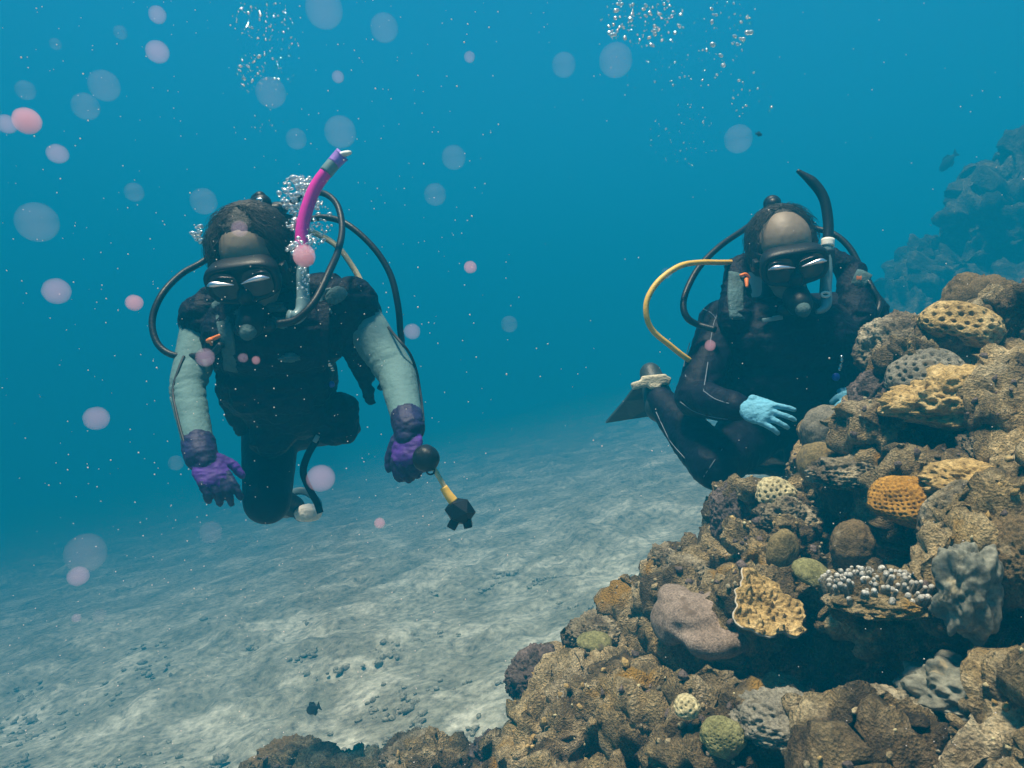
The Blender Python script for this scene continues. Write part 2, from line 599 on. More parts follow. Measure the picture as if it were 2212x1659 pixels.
# ------------------------------------------------------------------ far reef, fading into the blue
FAR = [(1880, 720), (1915, 650), (1950, 570), (2000, 520), (2060, 450), (2110, 400), (2150, 350), (2215, 320), (2600, 260), (2600, 1000), (1900, 1000), (1880, 800)]
def make_far_reef():
    rr = random.Random(5)
    parts = []
    for gy in range(260, 1000, 46):
        for gx in range(1890, 2600, 48):
            px, py = gx + rr.uniform(-24, 24), gy + rr.uniform(-22, 22)
            if not inside(px, py, FAR):
                continue
            py += 45
            dd = 8.2 - (px - 1900) / 700 * 2.2 + (700 - py) / 400 * 0.5 + rr.uniform(-0.5, 0.5)
            r = U(rr.uniform(36, 70), dd)
            c = P(px, py, dd + r)
            parts.append(ball(c, (r * 1.2, r * 1.2, r * rr.uniform(0.6, 0.9)), 2))
            parts.append(capsule(c + Vector((0.1, 0.3, -0.1)), r, (c.x * 1.12 + 0.6, c.y + 1.2, float(seabed_z(c.x, c.y)) - 0.4), 0.6, 8, 2))
    V, F = fuse(parts, 0.03, 8)
    N = normals(V, F)
    d1 = 0.22 * fbm(V * 1.9, 4, gain=0.6, seed=141) + 0.10 * ridged(V * 4.5, 3, seed=151) + 0.045 * fbm(V * 11, 2, gain=0.7, seed=161)
    return V + N * d1[:, None], F
M_FAR = rocky('far_reef_rock', [(0.36, (0.010, 0.011, 0.010)), (0.5, (0.03, 0.029, 0.022)), (0.66, (0.13, 0.115, 0.085))], scale=2.6, fine=18, bump=0.7, dist=0.03)
tag(obj('far_reef_slope', make_far_reef(), M_FAR), kind='structure')

# ------------------------------------------------------------------ the sea's surface overhead, seen by nobody but there
def make_surface():
    n = 120
    g = np.linspace(-1, 1, n)
    X, Y = np.meshgrid(g * 60, g * 55 + 24)
    p = np.stack([X.ravel(), Y.ravel(), np.zeros(n * n)], 1)
    p[:, 2] = 6.8 + 0.08 * fbm(p * 0.4, 2, seed=7)
    i = np.arange(n * n).reshape(n, n)
    return p, np.stack([i[:-1, :-1].ravel(), i[:-1, 1:].ravel(), i[1:, 1:].ravel(), i[1:, :-1].ravel()], 1)
ms = bpy.data.materials.new('sea_surface')
ms.use_nodes = True
nt = ms.node_tree
nt.nodes.clear()
so = nt.nodes.new('ShaderNodeOutputMaterial'); mxs = nt.nodes.new('ShaderNodeMixShader')
tr = nt.nodes.new('ShaderNodeBsdfTransparent'); gl = nt.nodes.new('ShaderNodeBsdfGlossy')
gl.inputs['Roughness'].default_value = 0.05
mxs.inputs[0].default_value = 0.06
nt.links.new(tr.outputs[0], mxs.inputs[1]); nt.links.new(gl.outputs[0], mxs.inputs[2]); nt.links.new(mxs.outputs[0], so.inputs[0])
tag(obj('water_surface', make_surface(), ms), kind='structure')
# ------------------------------------------------------------------ corals and rocks on the near reef, each a thing of its own
M_MASSIVE_TAN = rocky('tan_coral', [(0.3, (0.13, 0.095, 0.045)), (0.5, (0.21, 0.16, 0.075)), (0.7, (0.30, 0.23, 0.12))], scale=10, fine=230, bump=0.5, dist=0.004, speck=((0.12, 0.095, 0.06), 22.0, 0.60))
M_MASSIVE_GREY = rocky('grey_coral', [(0.3, (0.13, 0.12, 0.10)), (0.5, (0.20, 0.185, 0.15)), (0.7, (0.28, 0.26, 0.21))], scale=10, fine=230, bump=0.5, dist=0.004, speck=((0.11, 0.09, 0.06), 22.0, 0.60))
M_MAUVE = rocky('mauve_coral', [(0.3, (0.15, 0.115, 0.095)), (0.5, (0.25, 0.195, 0.165)), (0.7, (0.36, 0.295, 0.26))], scale=6, fine=260, bump=0.5, dist=0.004, speck=((0.14, 0.1, 0.075), 22.0, 0.60))
M_BROWN = rocky('brown_coral', [(0.3, (0.085, 0.06, 0.03)), (0.5, (0.14, 0.10, 0.052)), (0.7, (0.20, 0.15, 0.085))], scale=9, fine=240, bump=0.6, dist=0.004, speck=((0.22, 0.17, 0.1), 22.0, 0.60))
M_CREAM = rocky('cream_coral', [(0.3, (0.34, 0.29, 0.17)), (0.6, (0.50, 0.44, 0.27)), (0.8, (0.58, 0.52, 0.36))], scale=20, fine=200, bump=0.3, dist=0.003)
M_ORANGE = rocky('orange_coral', [(0.3, (0.20, 0.10, 0.015)), (0.5, (0.33, 0.17, 0.03)), (0.7, (0.44, 0.26, 0.07))], scale=12, fine=180, bump=0.4, dist=0.003)
M_OCHRE = rocky('ochre_coral', [(0.3, (0.20, 0.13, 0.045)), (0.5, (0.40, 0.28, 0.12)), (0.7, (0.55, 0.42, 0.22))], scale=14, fine=120, bump=0.7, dist=0.006)
M_RIM = plain('pale_coral_rim', (0.46, 0.40, 0.32), 0.85, 0.12, 60, 0.4)
M_WHITE = rocky('pale_finger_coral', [(0.3, (0.28, 0.27, 0.25)), (0.6, (0.48, 0.47, 0.45)), (0.8, (0.62, 0.61, 0.58))], scale=40, fine=260, bump=0.4, dist=0.002)
M_PURPLE = rocky('dull_purple_rock', [(0.3, (0.055, 0.045, 0.04)), (0.5, (0.13, 0.10, 0.095)), (0.7, (0.21, 0.165, 0.16))], scale=9, fine=90, bump=0.8, dist=0.009)
M_CRUST = rocky('crusted_rock', [(0.3, (0.08, 0.068, 0.048)), (0.45, (0.22, 0.185, 0.125)), (0.57, (0.37, 0.325, 0.24)), (0.72, (0.60, 0.55, 0.44))], scale=9, fine=95, bump=0.9, dist=0.009, patch=(7.0, (0.55, 0.5, 0.5), (1.3, 1.2, 1.0)))
M_BLUEGREY = rocky('slick_grey_coral', [(0.3, (0.10, 0.105, 0.09)), (0.5, (0.18, 0.18, 0.15)), (0.7, (0.30, 0.28, 0.23))], scale=8, fine=60, bump=0.35, dist=0.004, speck=((0.3, 0.25, 0.16), 22.0, 0.60))
M_GREEN = rocky('green_coral', [(0.3, (0.11, 0.105, 0.045)), (0.5, (0.19, 0.185, 0.085)), (0.7, (0.28, 0.26, 0.14))], scale=12, fine=200, bump=0.5, dist=0.004, speck=((0.11, 0.09, 0.055), 22.0, 0.60))

def lump(c, r, level=5, amp=0.12, freq=2.2, rough=0.0, rfreq=9, seed=0, rot=None, flat_bottom=0.5):
    """a displaced ball: amp and rough are shares of the radius"""
    V, F = ico(level)
    q = V * freq + seed * 3.7
    rad = 1 + amp * fbm(q, 3, seed=seed)
    if rough:
        rad = rad + rough * ridged(V * rfreq + seed, 3, seed=seed + 50) + rough * 0.5 * fbm(V * rfreq * 2.4, 2, seed=seed + 70)
    W = V * rad[:, None]
    W[:, 2] = np.where(W[:, 2] < 0, W[:, 2] * flat_bottom, W[:, 2])
    W = W * np.array([r, r, r] if np.isscalar(r) else r)
    if rot is not None:
        W = W @ rot.T
    return W + np.array(c), F

def honeycomb(c, r, cells=120, depth=0.10, seed=0, rot=None, level=6, amp=0.08, wall=0.42, jit=0.35):
    """dome with a pit in every cell and walls between them"""
    V, F = ico(level)
    rg = np.random.default_rng(seed)
    k = np.arange(cells) + 0.5
    ph = np.arccos(1 - 2 * k / cells); th = math.pi * (1 + 5 ** 0.5) * k
    D = np.stack([np.cos(th) * np.sin(ph), np.sin(th) * np.sin(ph), np.cos(ph)], 1) + rg.normal(0, jit / math.sqrt(cells), (cells, 3))
    D /= np.linalg.norm(D, axis=1)[:, None]
    dist = np.arccos(np.clip((V @ D.T).max(1), -1, 1)) * math.sqrt(cells) / 2.0     # about 0 at a centre, 1 at a wall
    t = np.clip((dist - wall * 0.55) / (wall * 0.75), 0, 1)
    t = t * t * (3 - 2 * t)
    rad = 1 + amp * fbm(V * 1.9 + seed, 2, seed=seed) - depth * (1 - t) + 0.012 * fbm(V * 22, 2, seed=seed + 3)
    W = V * rad[:, None]
    W[:, 2] = np.where(W[:, 2] < 0, W[:, 2] * 0.6, W[:, 2])
    W = W * np.array([r, r, r] if np.isscalar(r) else r)
    if rot is not None:
        W = W @ rot.T
    return W + np.array(c), F

def at(px, py, off=0.0):
    return P(px, py, reef_d(px, py) + off)

def coral(name, VF, mat, label, cat='coral', group=None):
    return tag(obj(name, VF, mat), label, cat, group)

def fused(balls, voxel, smooth, amp, freq, seed, rough=0.0):
    V, F = fuse(balls, voxel, smooth)
    N = normals(V, F)
    d1 = amp * fbm(V * freq, 3, seed=seed)
    if rough:
        d1 = d1 + rough * ridged(V * freq * 3, 2, seed=seed + 9)
    return V + N * d1[:, None], F

def px_ball(px, py, dist, rx, ry=None, rd=None, rot=None, level=3):
    ry = ry or rx
    return ball(P(px, py, dist), (U(rx, dist), rd or U(max(rx, ry), dist) * 0.9, U(ry, dist)), level, rot)

# lobed brown coral crowning the reef at the right
lob = [px_ball(2090, 650, 1.72, 42, 62), px_ball(2140, 655, 1.70, 40, 62), px_ball(2160, 700, 1.66, 36, 50), px_ball(2112, 690, 1.62, 34, 46),
       px_ball(2110, 740, 1.66, 60, 45), px_ball(2048, 690, 1.74, 24, 48)]
coral('lobed_coral', fused(lob, 0.006, 6, 0.004, 30, 3, 0.003), M_BROWN, 'brown coral with rounded upright lobes crowning the reef beside the far slope')
coral('pitted_rock', honeycomb(P(2075, 712, 1.58), (0.088, 0.085, 0.062), 150, 0.13, 4, rot_xyz(0.3, 0.1, 0.4)), M_OCHRE, 'sunlit yellowish rock riddled with pits below the lobed brown coral', 'rock')
coral('crusted_rock', lump(P(1955, 765, 1.70), (0.10, 0.10, 0.095), 6, 0.14, 2.2, 0.055, 7, 11, flat_bottom=0.9), M_CRUST, 'grey rounded crusted rock against the right diver\'s arm', 'rock')
coral('honeycomb_coral', honeycomb(P(2002, 822, 1.52), (0.085, 0.08, 0.068), 210, 0.11, 6, rot_xyz(0.35, 0, 0)), M_MASSIVE_GREY, 'grey honeycomb coral with close dark pits below the crusted rock')
coral('ledge_rock', lump(P(1905, 865, 1.66), (0.065, 0.07, 0.11), 6, 0.2, 2, 0.08, 6, 14, rot_xyz(0, 0.5, 0), 0.9), M_PURPLE, 'dark leaning rock beside the right diver\'s hidden hand', 'rock')
coral('ochre_shelf', lump(P(2075, 885, 1.42), (0.13, 0.12, 0.075), 6, 0.2, 2.4, 0.05, 9, 15), M_OCHRE, 'ochre crusted shelf jutting out under the honeycomb coral', 'rock')
coral('boulder_coral', lump(P(1786, 935, 1.72), (0.062, 0.06, 0.066), 5, 0.07, 1.6, 0, 9, 16, flat_bottom=0.9), M_MASSIVE_GREY, 'smooth pale grey boulder coral in front of the right diver\'s hip')
coral('knob_coral', lump(P(1768, 1003, 1.60), (0.046, 0.045, 0.052), 5, 0.06, 1.6, 0, 9, 17, flat_bottom=0.9), M_MASSIVE_TAN, 'smooth tan knob coral below the pale grey boulder coral')
coral('brain_coral', honeycomb(P(1676, 1072, 1.60), (0.046, 0.044, 0.044), 130, 0.17, 8, rot_xyz(0.35, 0, 0)), M_CREAM, 'small round cream brain coral dotted with dark holes near the knee')
coral('honeycomb_coral', honeycomb(P(1962, 1092, 1.24), (0.070, 0.06, 0.050), 620, 0.075, 9, rot_xyz(0.35, 0.08, 0.2)), M_ORANGE, 'bright orange honeycomb coral overhanging a dark hollow')
coral('tongue_coral', lump(P(1690, 1195, 1.33), (0.030, 0.022, 0.046), 5, 0.08, 1.8, 0, 9, 19, rot_xyz(0.15, 0.1, 0), 0.9), M_MASSIVE_TAN, 'upright tan tongue of coral left of the dark hollow')
coral('disc_coral', lump(P(1753, 1240, 1.26), (0.036, 0.032, 0.022), 5, 0.06, 1.8, 0, 9, 20, rot_xyz(0.45, 0.25, 0), 0.6), M_GREEN, 'flat oval olive coral disc below the tan tongue coral')
coral('dome_coral', lump(P(1842, 1180, 1.33), (0.040, 0.035, 0.050), 5, 0.08, 2.2, 0.02, 12, 21, flat_bottom=0.9), M_BROWN, 'dark domed coral with a lit rim inside the hollow')
coral('mushroom_coral', fused([px_ball(1495, 1325, 1.35, 76, 40, 0.07), px_ball(1530, 1370, 1.32, 80, 38, 0.075), px_ball(1448, 1345, 1.36, 36, 50, 0.06), px_ball(1585, 1356, 1.32, 36, 44, 0.05),
      px_ball(1462, 1292, 1.38, 38, 20, 0.05), px_ball(1555, 1302, 1.35, 34, 18, 0.05)], 0.005, 4, 0.010, 12, 22), M_MAUVE, 'big smooth mauve grey boulder coral on the ledge above the cave')
coral('slab_coral', lump(P(2090, 1280, 0.97), (0.046, 0.035, 0.068), 6, 0.26, 2.0, 0.018, 6, 24, rot_xyz(0.1, -0.1, 0.3), 0.95), M_BLUEGREY, 'smooth grey coral slab hanging at the right end of the ledge')
coral('folded_coral', lump(P(2078, 1500, 0.98), (0.075, 0.06, 0.048), 6, 0.22, 2.6, 0.02, 4, 26), M_BLUEGREY, 'slick blue grey folded coral at the lower right below the cave')
coral('brain_coral', honeycomb(P(1484, 1527, 1.06), (0.020, 0.02, 0.017), 60, 0.2, 28, rot_xyz(0.6, 0, 0), 5), M_CREAM, 'tiny yellow brain coral beside the dark cleft at the bottom')
coral('dome_coral', honeycomb(P(1560, 1592, 1.02), (0.032, 0.03, 0.028), 260, 0.06, 29, rot_xyz(0.5, 0, 0)), M_GREEN, 'round greenish dome coral right of the cleft at the bottom')
coral('ribbed_boulder', lump(P(1262, 1555, 1.40), (0.064, 0.06, 0.058), 6, 0.1, 1.7, 0.03, 10, 31, flat_bottom=0.9), M_MASSIVE_GREY, 'rounded grey boulder at the foot of the reef left of the cleft', 'rock')
coral('crusted_rock', lump(P(1165, 1468, 1.66), (0.075, 0.08, 0.07), 6, 0.15, 2, 0.08, 7, 32, flat_bottom=0.9), M_PURPLE, 'dark rough rock jutting onto the sand at the reef\'s left edge', 'rock')
coral('crusted_rock', lump(P(1290, 1380, 1.74), (0.07, 0.07, 0.055), 6, 0.15, 2.2, 0.09, 7, 33), M_CRUST, 'pale crusted rock left of the big mauve boulder coral', 'rock')
coral('rock_pillar', lump(P(1590, 1120, 1.74), (0.060, 0.06, 0.082), 6, 0.14, 2, 0.07, 7, 34, flat_bottom=0.95), M_PURPLE, 'dull purple rock pillar under the small cream brain coral', 'rock')
coral('rubble_knob', lump(P(1492, 1195, 1.86), (0.028, 0.03, 0.042), 5, 0.2, 2, 0.12, 5, 35, flat_bottom=0.9), M_PURPLE, 'little dark rock stub standing at the reef\'s edge by the sand', 'rock')
coral('rubble_knob', lump(P(1430, 1215, 1.84), (0.034, 0.03, 0.045), 5, 0.2, 2, 0.12, 5, 36, flat_bottom=0.9), M_CRUST, 'knobbly crusted rock at the reef edge left of the dark stub', 'rock')
coral('crusted_rock', lump(P(1480, 1252, 1.66), (0.062, 0.06, 0.045), 6, 0.2, 2.3, 0.11, 6, 37), M_CRUST, 'rough pale rock right behind the big mauve boulder coral', 'rock')
coral('ochre_coral', lump(P(2195, 1215, 0.98), (0.04, 0.05, 0.06), 6, 0.14, 2, 0.06, 8, 38, flat_bottom=0.9), M_BROWN, 'dark brown knobbly coral at the right edge above the cave')
coral('pitted_rock', honeycomb(P(2070, 1150, 1.14), (0.058, 0.055, 0.085), 150, 0.13, 39, rot_xyz(0.2, 0, 0)), M_CRUST, 'pale pitted rock right of the dark hollow under the orange coral', 'rock')
coral('crusted_rock', lump(P(2105, 1050, 1.2), (0.085, 0.07, 0.04), 6, 0.15, 2, 0.06, 7, 40), M_OCHRE, 'flat sunlit ochre rock right of the orange honeycomb coral', 'rock')
coral('crusted_rock', lump(P(2150, 985, 1.28), (0.06, 0.06, 0.05), 6, 0.18, 2, 0.09, 6, 41), M_CRUST, 'rough rock above the flat ochre rock at right', 'rock')
coral('crusted_rock', lump(P(1850, 1035, 1.5), (0.085, 0.07, 0.045), 6, 0.18, 2.2, 0.10, 6, 42), M_CRUST, 'speckled rock between the tan knob coral and the orange coral', 'rock')
coral('crusted_rock', lump(P(1700, 1130, 1.54), (0.06, 0.05, 0.05), 6, 0.18, 2.2, 0.10, 6, 43), M_CRUST, 'arching speckled rock right below the small cream brain coral', 'rock')
coral('boulder_coral', lump(P(1900, 1560, 0.97), (0.075, 0.06, 0.04), 6, 0.14, 2, 0.05, 9, 44), M_CRUST, 'long low crusted mound in front of the cave mouth', 'rock')
coral('crusted_rock', lump(P(1690, 1562, 1.04), (0.07, 0.06, 0.04), 6, 0.16, 2, 0.06, 8, 45), M_MASSIVE_GREY, 'grey knobbly rock left of the long mound before the cave', 'rock')
coral('leaning_rock', lump(P(1660, 985, 2.45), (0.16, 0.16, 0.115), 5, 0.2, 2, 0.06, 5, 46), M_FAR, 'hazy rock behind the right diver\'s knee', 'rock')
coral('crusted_coral', lump(P(622, 1645, 2.08), (0.095, 0.08, 0.05), 6, 0.2, 3.5, 0.09, 6, 47), M_BROWN, 'brown bumpy coral clump at the bottom left of the reef', 'coral')
coral('crusted_rock', lump(P(905, 1640, 1.75), (0.085, 0.08, 0.055), 6, 0.15, 2.2, 0.08, 7, 48), M_CRUST, 'grey crusted rock at the bottom edge beside the brown clump', 'rock')
coral('low_rock', lump(P(1075, 1640, 1.62), (0.06, 0.06, 0.05), 6, 0.18, 2.2, 0.09, 7, 49), M_PURPLE, 'dark low rock at the bottom edge where sand meets reef', 'rock')
coral('disc_coral', lump(P(1285, 1388, 1.66), (0.042, 0.035, 0.02), 5, 0.06, 2, 0, 9, 50, rot_xyz(0.3, 0, 0)), M_GREEN, 'small smooth greenish coral cap on the pale rock above the sand')

# ruffled plate coral: a warty sheet with a pale wavy rim
def plate(c, r, tilt, seed, th=0.010):
    nr, na = 40, 160
    Rr = np.linspace(0.0, 1.0, nr); A = np.linspace(0, 2 * math.pi, na, endpoint=False)
    RR, AA = np.meshgrid(Rr, A, indexing='ij')
    edge = 1 + 0.16 * np.sin(3 * AA + seed) + 0.07 * np.sin(7 * AA + 1.3) + 0.03 * np.sin(17 * AA)
    x = RR * edge * np.cos(AA); y = RR * edge * np.sin(AA)
    base = np.stack([x.ravel(), y.ravel(), np.zeros(x.size)], 1)
    z = 0.18 * RR.ravel() ** 2 + 0.10 * fbm(base * 2.2 + seed, 2, seed=seed) * RR.ravel()
    wart = np.clip(0.5 - worley(base * [4.5, 4.5, 1] + 2.2, seed), 0, 1) * 0.42 * (RR.ravel() < 0.93)
    up = base * r; up[:, 2] = (z + wart) * r + 0.04 * r * fbm(base * 13, 2, seed=3) 
    dn = base * r; dn[:, 2] = z * r - th - 0.25 * r * (1 - RR.ravel())
    V = np.vstack([up, dn])
    F = []; n = nr * na
    for i in range(nr - 1):
        for k in range(na):
            a, b = i * na + k, i * na + (k + 1) % na
            F.append((a, a + na, b + na, b)); F.append((n + a, n + b, n + b + na, n + a + na))
    for k in range(na):
        a, b = (nr - 1) * na + k, (nr - 1) * na + (k + 1) % na
        F.append((a, n + a, n + b, b))
    V = V @ tilt.T + np.array(c)
    rim = V[(nr - 1) * na:nr * na] * 0.5 + V[n + (nr - 1) * na:n + nr * na] * 0.5
    return (V, F), rim
t = empty('plate_coral', P(1655, 1340, 1.22)); tag(t, 'ruffled ochre plate coral with a pale wavy rim over the cave', 'coral')
VF, rim = plate(P(1652, 1312, 1.20), 0.060, rot_xyz(0.75, 0.12, 0.2), 3)
obj('plate', VF, M_OCHRE, t)
obj('rim', sweep(np.vstack([rim, rim[:2]]), 0.0019, 6, cap=False), M_RIM, t)

# finger coral with pale blunt tips
t = empty('finger_coral', P(1905, 1300, 1.04)); tag(t, 'finger coral with pale blunt white tips on the ledge', 'coral')
obj('base', lump(P(1905, 1298, 1.06), (0.082, 0.065, 0.034), 6, 0.2, 2, 0.045, 9, 60), M_REEF, t)
rf = random.Random(3)
for i in range(11):
    for k in range(16):
        fx = (k - 7.5) / 7.6 + rf.uniform(-0.07, 0.07) + (i % 2) * 0.1
        fy = (i - 5) / 5.3 + rf.uniform(-0.09, 0.09)
        if fx * fx + fy * fy > 1.0:
            continue
        hh = math.sqrt(max(0.05, 1 - fx * fx - fy * fy))
        b0 = P(1905, 1298, 1.06) + Vector((fx * 0.082, fy * 0.062, 0.024 * hh))
        dr = Vector((fx * 0.55 + rf.uniform(-.15, .15), fy * 0.55 - 0.25, 1)).normalized()
        L = rf.uniform(0.012, 0.024)
        r1 = rf.uniform(0.0028, 0.0046)
        V, F = capsule(b0, r1 * 1.35, b0 + dr * L, r1 * 0.97, 10, 3)
        V = V + 0.0012 * np.stack([vnoise(V * 150, 1), vnoise(V * 150, 2), vnoise(V * 150, 3)], 1)
        fg = obj('finger', (V, F), M_MASSIVE_GREY, t)
        obj('tip', ball(b0 + dr * L, (r1 * 1.02, r1 * 1.02, r1 * 1.1), 2), M_WHITE, fg)

M_RUBBLE = rocky('sandy_rubble', [(0.3, (0.22, 0.21, 0.165)), (0.5, (0.34, 0.33, 0.265)), (0.7, (0.48, 0.47, 0.39))], scale=6, fine=60, bump=0.6)
# loose rubble on the sand and reef foot
def rubble():
    rr = random.Random(21)
    parts = []
    base = [lump((0, 0, 0), 1.0, 1, 0.45, 1.5, 0.2, 3, s_) for s_ in range(8)]
    for i in range(95):
        y = 2.7 * math.exp(rr.random() ** 1.3 * 1.0)
        x = rr.uniform(-0.78, 0.42) * y
        w, n = rr.uniform(0.04, 0.22), rr.randint(4, 22)
        for k in range(n):
            u, v = x + rr.gauss(0, w), y + rr.gauss(0, w * 0.8)
            q = np.array([[u * 0.75, v * 0.75, 0.0]])
            s_ = rr.uniform(0.008, 0.030) * (1.7 if k == 0 else 1)
            V, F = base[rr.randrange(8)]
            z = float(seabed_z(u, v)) + 0.05 * float(fbm(q * 0.9, 3, seed=3)[0]) + 0.045 * max(0.0, float(fbm(q * 2.6, 3, seed=5)[0]) + 0.1)
            V = (V * [s_, s_ * rr.uniform(0.6, 1), s_ * rr.uniform(0.4, 0.9)]) @ rot_xyz(rr.uniform(-.4, .4), rr.uniform(-.4, .4), rr.uniform(0, 6)).T + [u, v, z + s_ * 0.25]
            parts.append((V, F))
    return join(*parts)
tag(obj('rubble', rubble(), M_RUBBLE), 'scattered coral rubble lying on the sand', 'rubble', kind='stuff')

# small encrusting growth all over the near reef, too fine to pick apart
def growth(n, seed, smin, smax, lift):
    rr = np.random.default_rng(seed)
    V, F = REEF_VF
    N = normals(V, F)
    ok = np.where((N[:, 1] < 0.25) & (N[:, 2] > -0.35) & (V[:, 1] < 2.2))[0]
    patch = vnoise(V[ok] * 8 + seed, seed)
    ok = ok[patch > 0.12]
    pick = rr.choice(ok, n)
    base = [lump((0, 0, 0), 1.0, 1, 0.5, 1.8, 0.3, 3, s, flat_bottom=1) for s in range(8)]
    Vs, Fs, k = [], [], 0
    for i in pick:
        B, f = base[i % 8]
        s = smin * (smax / smin) ** rr.random()
        M = rot_xyz(*rr.uniform(0, 6, 3))
        W = (B * [s, s * rr.uniform(0.6, 1), s * rr.uniform(0.5, 1)]) @ M.T + V[i] + N[i] * s * lift
        Vs.append(W); Fs.append(f + k); k += len(W)
    return np.vstack(Vs), np.vstack(Fs)
tag(obj('reef_growth', growth(4200, 1, 0.0028, 0.0075, 0.2), M_CRUST), 'pale crusts and nodules growing over the near reef', 'coral growth', kind='stuff')
tag(obj('reef_growth', growth(2200, 2, 0.0028, 0.008, 0.15), M_OCHRE), 'ochre crusts and nodules growing over the near reef', 'coral growth', kind='stuff')
tag(obj('reef_growth', growth(2600, 3, 0.003, 0.010, 0.1), M_PURPLE), 'dark crusts and nodules growing over the near reef', 'coral growth', kind='stuff')
tag(obj('reef_growth', growth(1100, 4, 0.002, 0.0042, 0.3), M_CREAM), 'cream specks of growth on the near reef', 'coral growth', kind='stuff')
# ------------------------------------------------------------------ divers
from mathutils.bvhtree import BVHTree

M_SKIN = plain('skin', (0.22, 0.165, 0.12), 0.55, 0.10, 18, 0.08)
M_NEO = plain('black_neoprene', (0.002, 0.003, 0.013), 0.62, 0.25, 30, 0.25, spec=0.14)
M_GREYNEO = plain('grey_green_neoprene', (0.11, 0.20, 0.205), 0.75, 0.10, 25, 0.35, spec=0.2)
M_NYLON = plain('black_nylon', (0.0025, 0.0035, 0.013), 0.6, 0.3, 30, 0.5, spec=0.12)
M_RUBBER = plain('black_rubber', (0.006, 0.008, 0.013), 0.45, 0.2, 60, 0.1, spec=0.25)
M_HAIR = plain('dark_hair', (0.008, 0.007, 0.007), 0.6, 0.4, 90, 0.4)
M_SEAM = plain('black_seam', (0.015, 0.016, 0.02), 0.6, 0.2, 60)
M_PALESEAM = plain('grey_seam', (0.14, 0.17, 0.21), 0.6, 0.2, 60)
M_PINK = plain('pink_plastic', (0.75, 0.02, 0.38), 0.4, 0.08, 20, 0.05)
M_PURPLEPL = plain('purple_plastic', (0.30, 0.16, 0.55), 0.35, 0.15, 20, 0.05)
M_CLEAR = plain('milky_plastic', (0.16, 0.25, 0.27), 0.3, 0.15, 30, 0.05)
M_PALE = plain('white_plastic', (0.80, 0.78, 0.72), 0.45, 0.06, 30, 0.1)
M_YELLOW = plain('yellow_rubber', (0.78, 0.46, 0.08), 0.5, 0.08, 30, 0.1)
M_CREAMHOSE = plain('cream_rubber', (0.52, 0.42, 0.24), 0.5, 0.1, 30, 0.1)
M_ORANGEPL = plain('orange_plastic', (0.80, 0.20, 0.03), 0.45, 0.1, 30, 0.1)
M_BLUEPL = plain('blue_plastic', (0.02, 0.06, 0.45), 0.4, 0.1, 30)
M_TEAL = plain('teal_cloth', (0.055, 0.11, 0.12), 0.8, 0.3, 30, 0.6)
M_GLOVE_P = plain('purple_glove', (0.05, 0.008, 0.19), 0.7, 0.4, 28, 0.2)
M_GLOVE_D = plain('dark_blue_glove', (0.008, 0.008, 0.06), 0.65, 0.4, 28, 0.2)
M_GLOVE_B = plain('light_blue_glove', (0.13, 0.40, 0.55), 0.7, 0.12, 35, 0.4)
M_CHROME = plain('chrome', (0.85, 0.85, 0.86), 0.22, 0.05, 30, metal=1.0)
M_GLINT = plain('glint_silver', (0.92, 0.84, 0.93), 0.34, 0.03, 30, metal=1.0)  # silver for the bars that stand in for reflections on the lenses
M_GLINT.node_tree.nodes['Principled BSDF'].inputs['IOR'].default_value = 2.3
M_LENS = plain('dark_lens', (0.010, 0.014, 0.02), 0.10, 0.1, 10, spec=0.35)
M_BEIGE = plain('beige_strap', (0.60, 0.53, 0.38), 0.7, 0.12, 60, 0.5)
M_FIN = plain('black_fin_rubber', (0.022, 0.035, 0.038), 0.5, 0.2, 30, 0.2)
M_TANK = plain('grey_tank', (0.20, 0.22, 0.23), 0.4, 0.1, 20, 0.1, metal=0.3)

def v3(*a): return np.array(a, dtype=float)

class Shape:
    """closed shapes with a material number each; fused into one surface"""
    def __init__(self): self.g, self.t = [], []
    def cap(self, p0, r0, p1, r1, m=0):
        p0, p1 = np.array(p0), np.array(p1)
        self.g.append(capsule(p0, r0, p1, r1, 18, 5)); self.t.append(('c', p0, r0, p1, r1, m)); return self
    def ell(self, c, r, rot=None, m=0):
        r = np.array([r, r, r] if np.isscalar(r) else r, float)
        self.g.append(ball(c, r, 3, rot)); self.t.append(('e', np.array(c), r, rot if rot is not None else np.eye(3), m)); return self
    def dist(self, X, t):
        if t[0] == 'c':
            _, a, ra, b, rb, _m = t
            ab = b - a
            h = np.clip(((X - a) @ ab) / (ab @ ab + 1e-12), 0, 1)
            return np.linalg.norm(X - a - h[:, None] * ab, axis=1) - (ra + (rb - ra) * h)
        _, c, r, rot, _m = t
        q = ((X - c) @ rot) / r
        return (np.linalg.norm(q, axis=1) - 1) * r.min()
    def build(self, name, mats, parent, voxel, smooth=3, folds=None):
        V, F = fuse(self.g, voxel, smooth)
        C = V[F].mean(1)
        D = np.stack([self.dist(C, t) for t in self.t], 1)
        idx = np.array([t[-1] for t in self.t])[D.argmin(1)]
        if folds is not None:
            V = V + normals(V, F) * folds(V)[:, None]
        o = obj(name, (V, F), mats, parent)
        o.data.polygons.foreach_set('material_index', idx.astype(np.int32))
        self.tree = BVHTree.FromPolygons([tuple(v) for v in V], [tuple(f) for f in F.tolist()])
        return o

def on(trees, px, py, off=0.001, fallback=1.8):
    """the point of a built surface that lies behind a photo pixel"""
    best = None
    for tr in trees:
        h = tr.ray_cast(Vector((0, 0, 0)), P(px, py, 1.0).normalized())
        if h[0] is not None and (best is None or h[3] < best[1]):
            best = (h[0] + h[1] * off, h[3])
    return best[0] if best else P(px, py, fallback)

